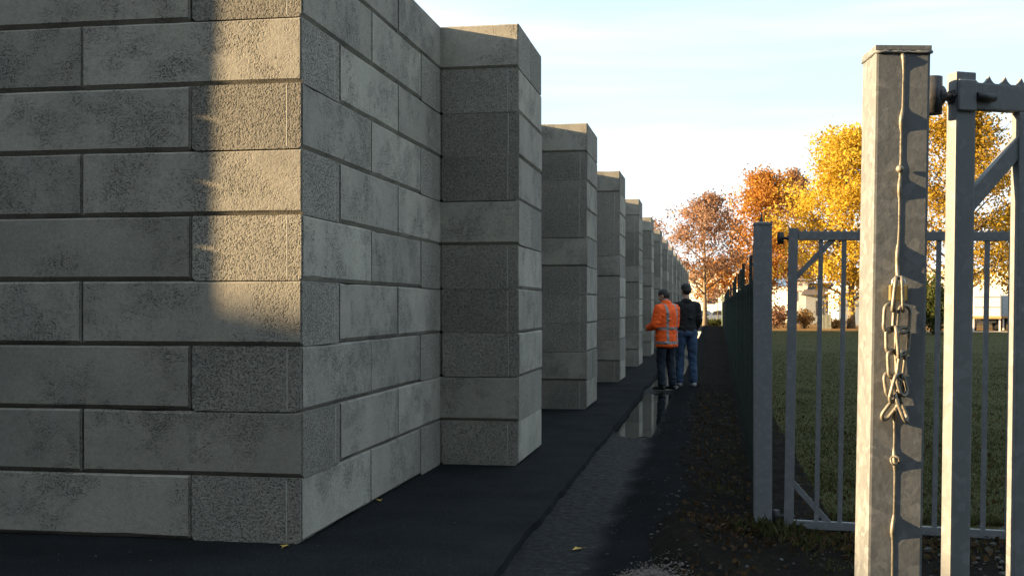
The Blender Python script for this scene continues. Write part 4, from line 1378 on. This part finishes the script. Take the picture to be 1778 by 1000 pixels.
def person(label, loc, rz, H, jacket, trousers, shoe, hairm, arms, hem, head_rot, stance, bulk, bald, collar):
    root = empty('person', loc, (0, 0, rz))
    k = H / 1.79
    root.scale = (k, k, k)
    tag(root, label, 'person')
    hc = Vector((0, 0.075, 1.635)) if bald else Vector((0, 0.035, 1.665))
    Lf, Rf = stance
    hips = {-1: (-0.095, 0, 0.93), 1: (0.095, 0, 0.93)}
    knees = {-1: (Lf[0] * 0.55 - 0.045, 0.035 + Lf[1] * 0.5, 0.50), 1: (Rf[0] * 0.55 + 0.045, 0.035 + Rf[1] * 0.5, 0.50)}
    ank = {-1: (Lf[0], Lf[1], 0.085), 1: (Rf[0], Rf[1], 0.085)}
    # body
    bm = bmesh.new()
    head_balls(bm, hc, head_rot)
    limb(bm, [((0, -0.005, 1.44), 0.062), ((0, 0.012 + (hc.y - 0.035) * 0.7, 1.58), 0.054)])
    limb(bm, [((0, 0, 0.93), (.15, .10, .1)), ((0, 0, 1.12), (.135, .09, .1)), ((0, 0, 1.33), (.16, .10, .1)), ((0, -.005, 1.43), (.13, .07, .05))], 2)
    for sx in (-1, 1):
        sh, el, wr = arms[sx]
        limb(bm, [((sx * 0.12, -.005, 1.425), 0.055), (sh, 0.052), (el, 0.038), (wr, 0.025)])
        d = (Vector(wr) - Vector(el)).normalized()
        inward = Vector((-sx, 0.1, 0.0))
        pn = (inward - d * inward.dot(d)).normalized()
        side = d.cross(pn) * sx
        if side.z < 0: side = -side
        hand_balls(bm, wr, d, side, pn)
        limb(bm, [(hips[sx], 0.085), (knees[sx], 0.055), (ank[sx], 0.038)])
        limb(bm, [((ank[sx][0], ank[sx][1], 0.05), 0.036), ((ank[sx][0] + sx * .015, ank[sx][1] + 0.13, 0.035), 0.028)])
    obj('body', fuse(bm, 0.0075, 3), M['skin'], root, smooth=True)
    for sx in (-1, 1):
        bm = bmesh.new()
        sphere(bm, hc + head_rot @ Vector((sx * 0.031, 0.077, 0.010)), (0.012, 0.009, 0.007), 2)
        obj('eye', bm, M['eye'], root, smooth=True)
    # hair
    bm = bmesh.new()
    def S(o, s): sphere(bm, hc + head_rot @ Vector(o), s, 3, head_rot)
    if bald:
        S((0, -0.034, 0.000), (0.081, 0.086, 0.085))
        S((0, -0.016, 0.042), (0.080, 0.096, 0.084))
    else:
        S((0, -0.022, 0.045), (0.086, 0.102, 0.090))
        S((0, -0.045, 0.000), (0.082, 0.078, 0.085))
        S((0, 0.045, 0.095), (0.055, 0.045, 0.030))
    obj('hair', fuse(bm, 0.008, 3), M[hairm], root, smooth=True)
    # trousers
    bm = bmesh.new()
    limb(bm, [((0, -.012, 0.93), (.175, .125, .10)), ((0, 0, 1.02), (.165, .115, .08))])
    for sx in (-1, 1):
        limb(bm, [(hips[sx], (0.108, .115, .11)), (knees[sx], 0.078), ((ank[sx][0], ank[sx][1] - 0.008, 0.115), 0.071)])
        kn = Vector(knees[sx])
        for zz in (0.10, 0.15, 0.21):      # stacked folds over the shoe
            sphere(bm, (ank[sx][0], ank[sx][1] + rg.uniform(-.012, .012), zz), (0.076, 0.080, 0.026), 2)
    obj('trousers', wrinkle(fuse(bm, 0.011, 4), 0.011, 9, 3.0), M[trousers], root, smooth=True)
    # shoes
    for sx in (-1, 1):
        bm = bmesh.new()
        ax, ay = ank[sx][0], ank[sx][1]
        limb(bm, [((ax, ay - 0.035, 0.045), (.042, .045, .04)), ((ax + sx * .008, ay + .07, .042), (.045, .05, .036)), ((ax + sx * .016, ay + .155, .034), (.043, .045, .026))])
        limb(bm, [((ax, ay - .02, .07), .048), ((ax, ay, .115), .05)])
        b2 = fuse(bm, 0.009, 3)
        for v in b2.verts: v.co.z = max(v.co.z, 0.004)
        sh_ = obj('shoe', b2, M[shoe], root, smooth=True)
    # jacket
    bm = bmesh.new()
    B = bulk
    rows = [(hem + 0.03, .205 * B, .150 * B, 0.0), (hem + .14, .205 * B, .150 * B, 0.0), (1.02, .198 * B, .142 * B, .002), (1.15, .196 * B, .140 * B, .004), (1.30, .205 * B, .142 * B, -.004), (1.40, .195 * B, .120 * B, -.012), (1.46, .140 * B, .088 * B, -.010)]
    limb(bm, [((0, yy, zz), (rx, ry, 0.05)) for zz, rx, ry, yy in rows], 3)
    if collar: limb(bm, [((0, 0.0, 1.48), (.095, .09, .04)), ((0, 0.005, 1.535), (.082, .082, .03))], 3)
    else: limb(bm, [((0, -0.02, 1.47), (.10, .085, .035)), ((0, -0.03, 1.50), (.085, .075, .03))], 3)
    for sx in (-1, 1):
        sh, el, wr = [Vector(q) for q in arms[sx]]
        limb(bm, [((sx * .13, -.008, 1.425), .078 * B), (sh, .083 * B), (el, .070 * B), (el.lerp(wr, 0.86), .056 * B)])
        for t in (0.35, 0.6, 0.85):
            q = sh.lerp(el, t)
            sphere(bm, q + Vector((rg.uniform(-.01, .01), rg.uniform(-.01, .01), 0)), (.082 * B, .082 * B, .022), 2)
    for q in range(10):
        zz = rg.uniform(hem + 0.05, 1.35)
        a = rg.uniform(0, 6.28)
        sphere(bm, (math.cos(a) * .19 * B, math.sin(a) * .128 * B, zz), (.045, .04, .018), 2, Matrix.Rotation(rg.uniform(-.5, .5), 3, 'Y'))
    jb = wrinkle(fuse(bm, 0.012, 4), 0.010, 8, 7.0)
    jb.normal_update()
    src = jb.copy()
    jk = obj('jacket', jb, M[jacket], root, smooth=True)
    return root, src, jk
facing = Matrix.Rotation(R(0), 3, 'Z')
# person in orange
arms = {-1: ((-0.205, -0.005, 1.405), (-0.265, 0.03, 1.13), (-0.185, 0.265, 1.075)), 1: ((0.205, -0.005, 1.405), (0.265, 0.04, 1.13), (0.15, 0.265, 1.09))}
hr = (Matrix.Rotation(R(20), 3, 'Z') @ Matrix.Rotation(R(-26), 3, 'X'))
pa, src, jk = person('person in an orange reflective jacket and dark trousers facing the wall', (-0.80, 20.77, -0.052), R(50), 1.83, 'hivis', 'navy', 'boot', 'hair_grey', arms, 0.74, hr, ((-0.10, 0.03), (0.10, -0.04)), 1.12, True, True)
torso = []
zb = lambda a, b: [((0, 0, a), (0, 0, -1)), ((0, 0, b), (0, 0, 1))]
for a, b in ((0.805, 0.850), (1.05, 1.095)):
    bb = part_between(src, zb(a, b), 0.0035)
    for v in list(bb.verts):           # keep the band on the body, not on the sleeves
        if abs(v.co.x) > 0.27 or v.co.y > 0.24: bb.verts.remove(v)
    obj('reflective_band', bb, M['reflect'], jk, smooth=True)
for sx in (-1, 1):
    xs = sorted((sx * 0.098, sx * 0.142))
    bb = part_between(src, [((xs[0], 0, 0), (-1, 0, 0)), ((xs[1], 0, 0), (1, 0, 0)), ((0, 0, 0.80), (0, 0, -1))], 0.003)
    for v in list(bb.verts):
        if v.co.y > 0.17 or v.co.z > 1.53: bb.verts.remove(v)
    obj('reflective_brace', bb, M['reflect'], jk, smooth=True)
src.free()
# person in black
arms = {-1: ((-0.185, -0.005, 1.405), (-0.225, 0.03, 1.12), (-0.14, 0.23, 1.02)), 1: ((0.185, -0.005, 1.405), (0.222, -0.01, 1.13), (0.17, 0.15, 0.95))}
hr = (Matrix.Rotation(R(8), 3, 'Z') @ Matrix.Rotation(R(-14), 3, 'X'))
pb, src, jk = person('person in a black jacket and blue jeans standing behind the orange jacket', (-0.47, 21.5, -0.045), R(16), 1.90, 'black_cloth', 'jeans', 'trainer', 'hair_dark', arms, 0.90, hr, ((-0.11, 0.05), (0.12, -0.03)), 0.86, False, False)
src.free()
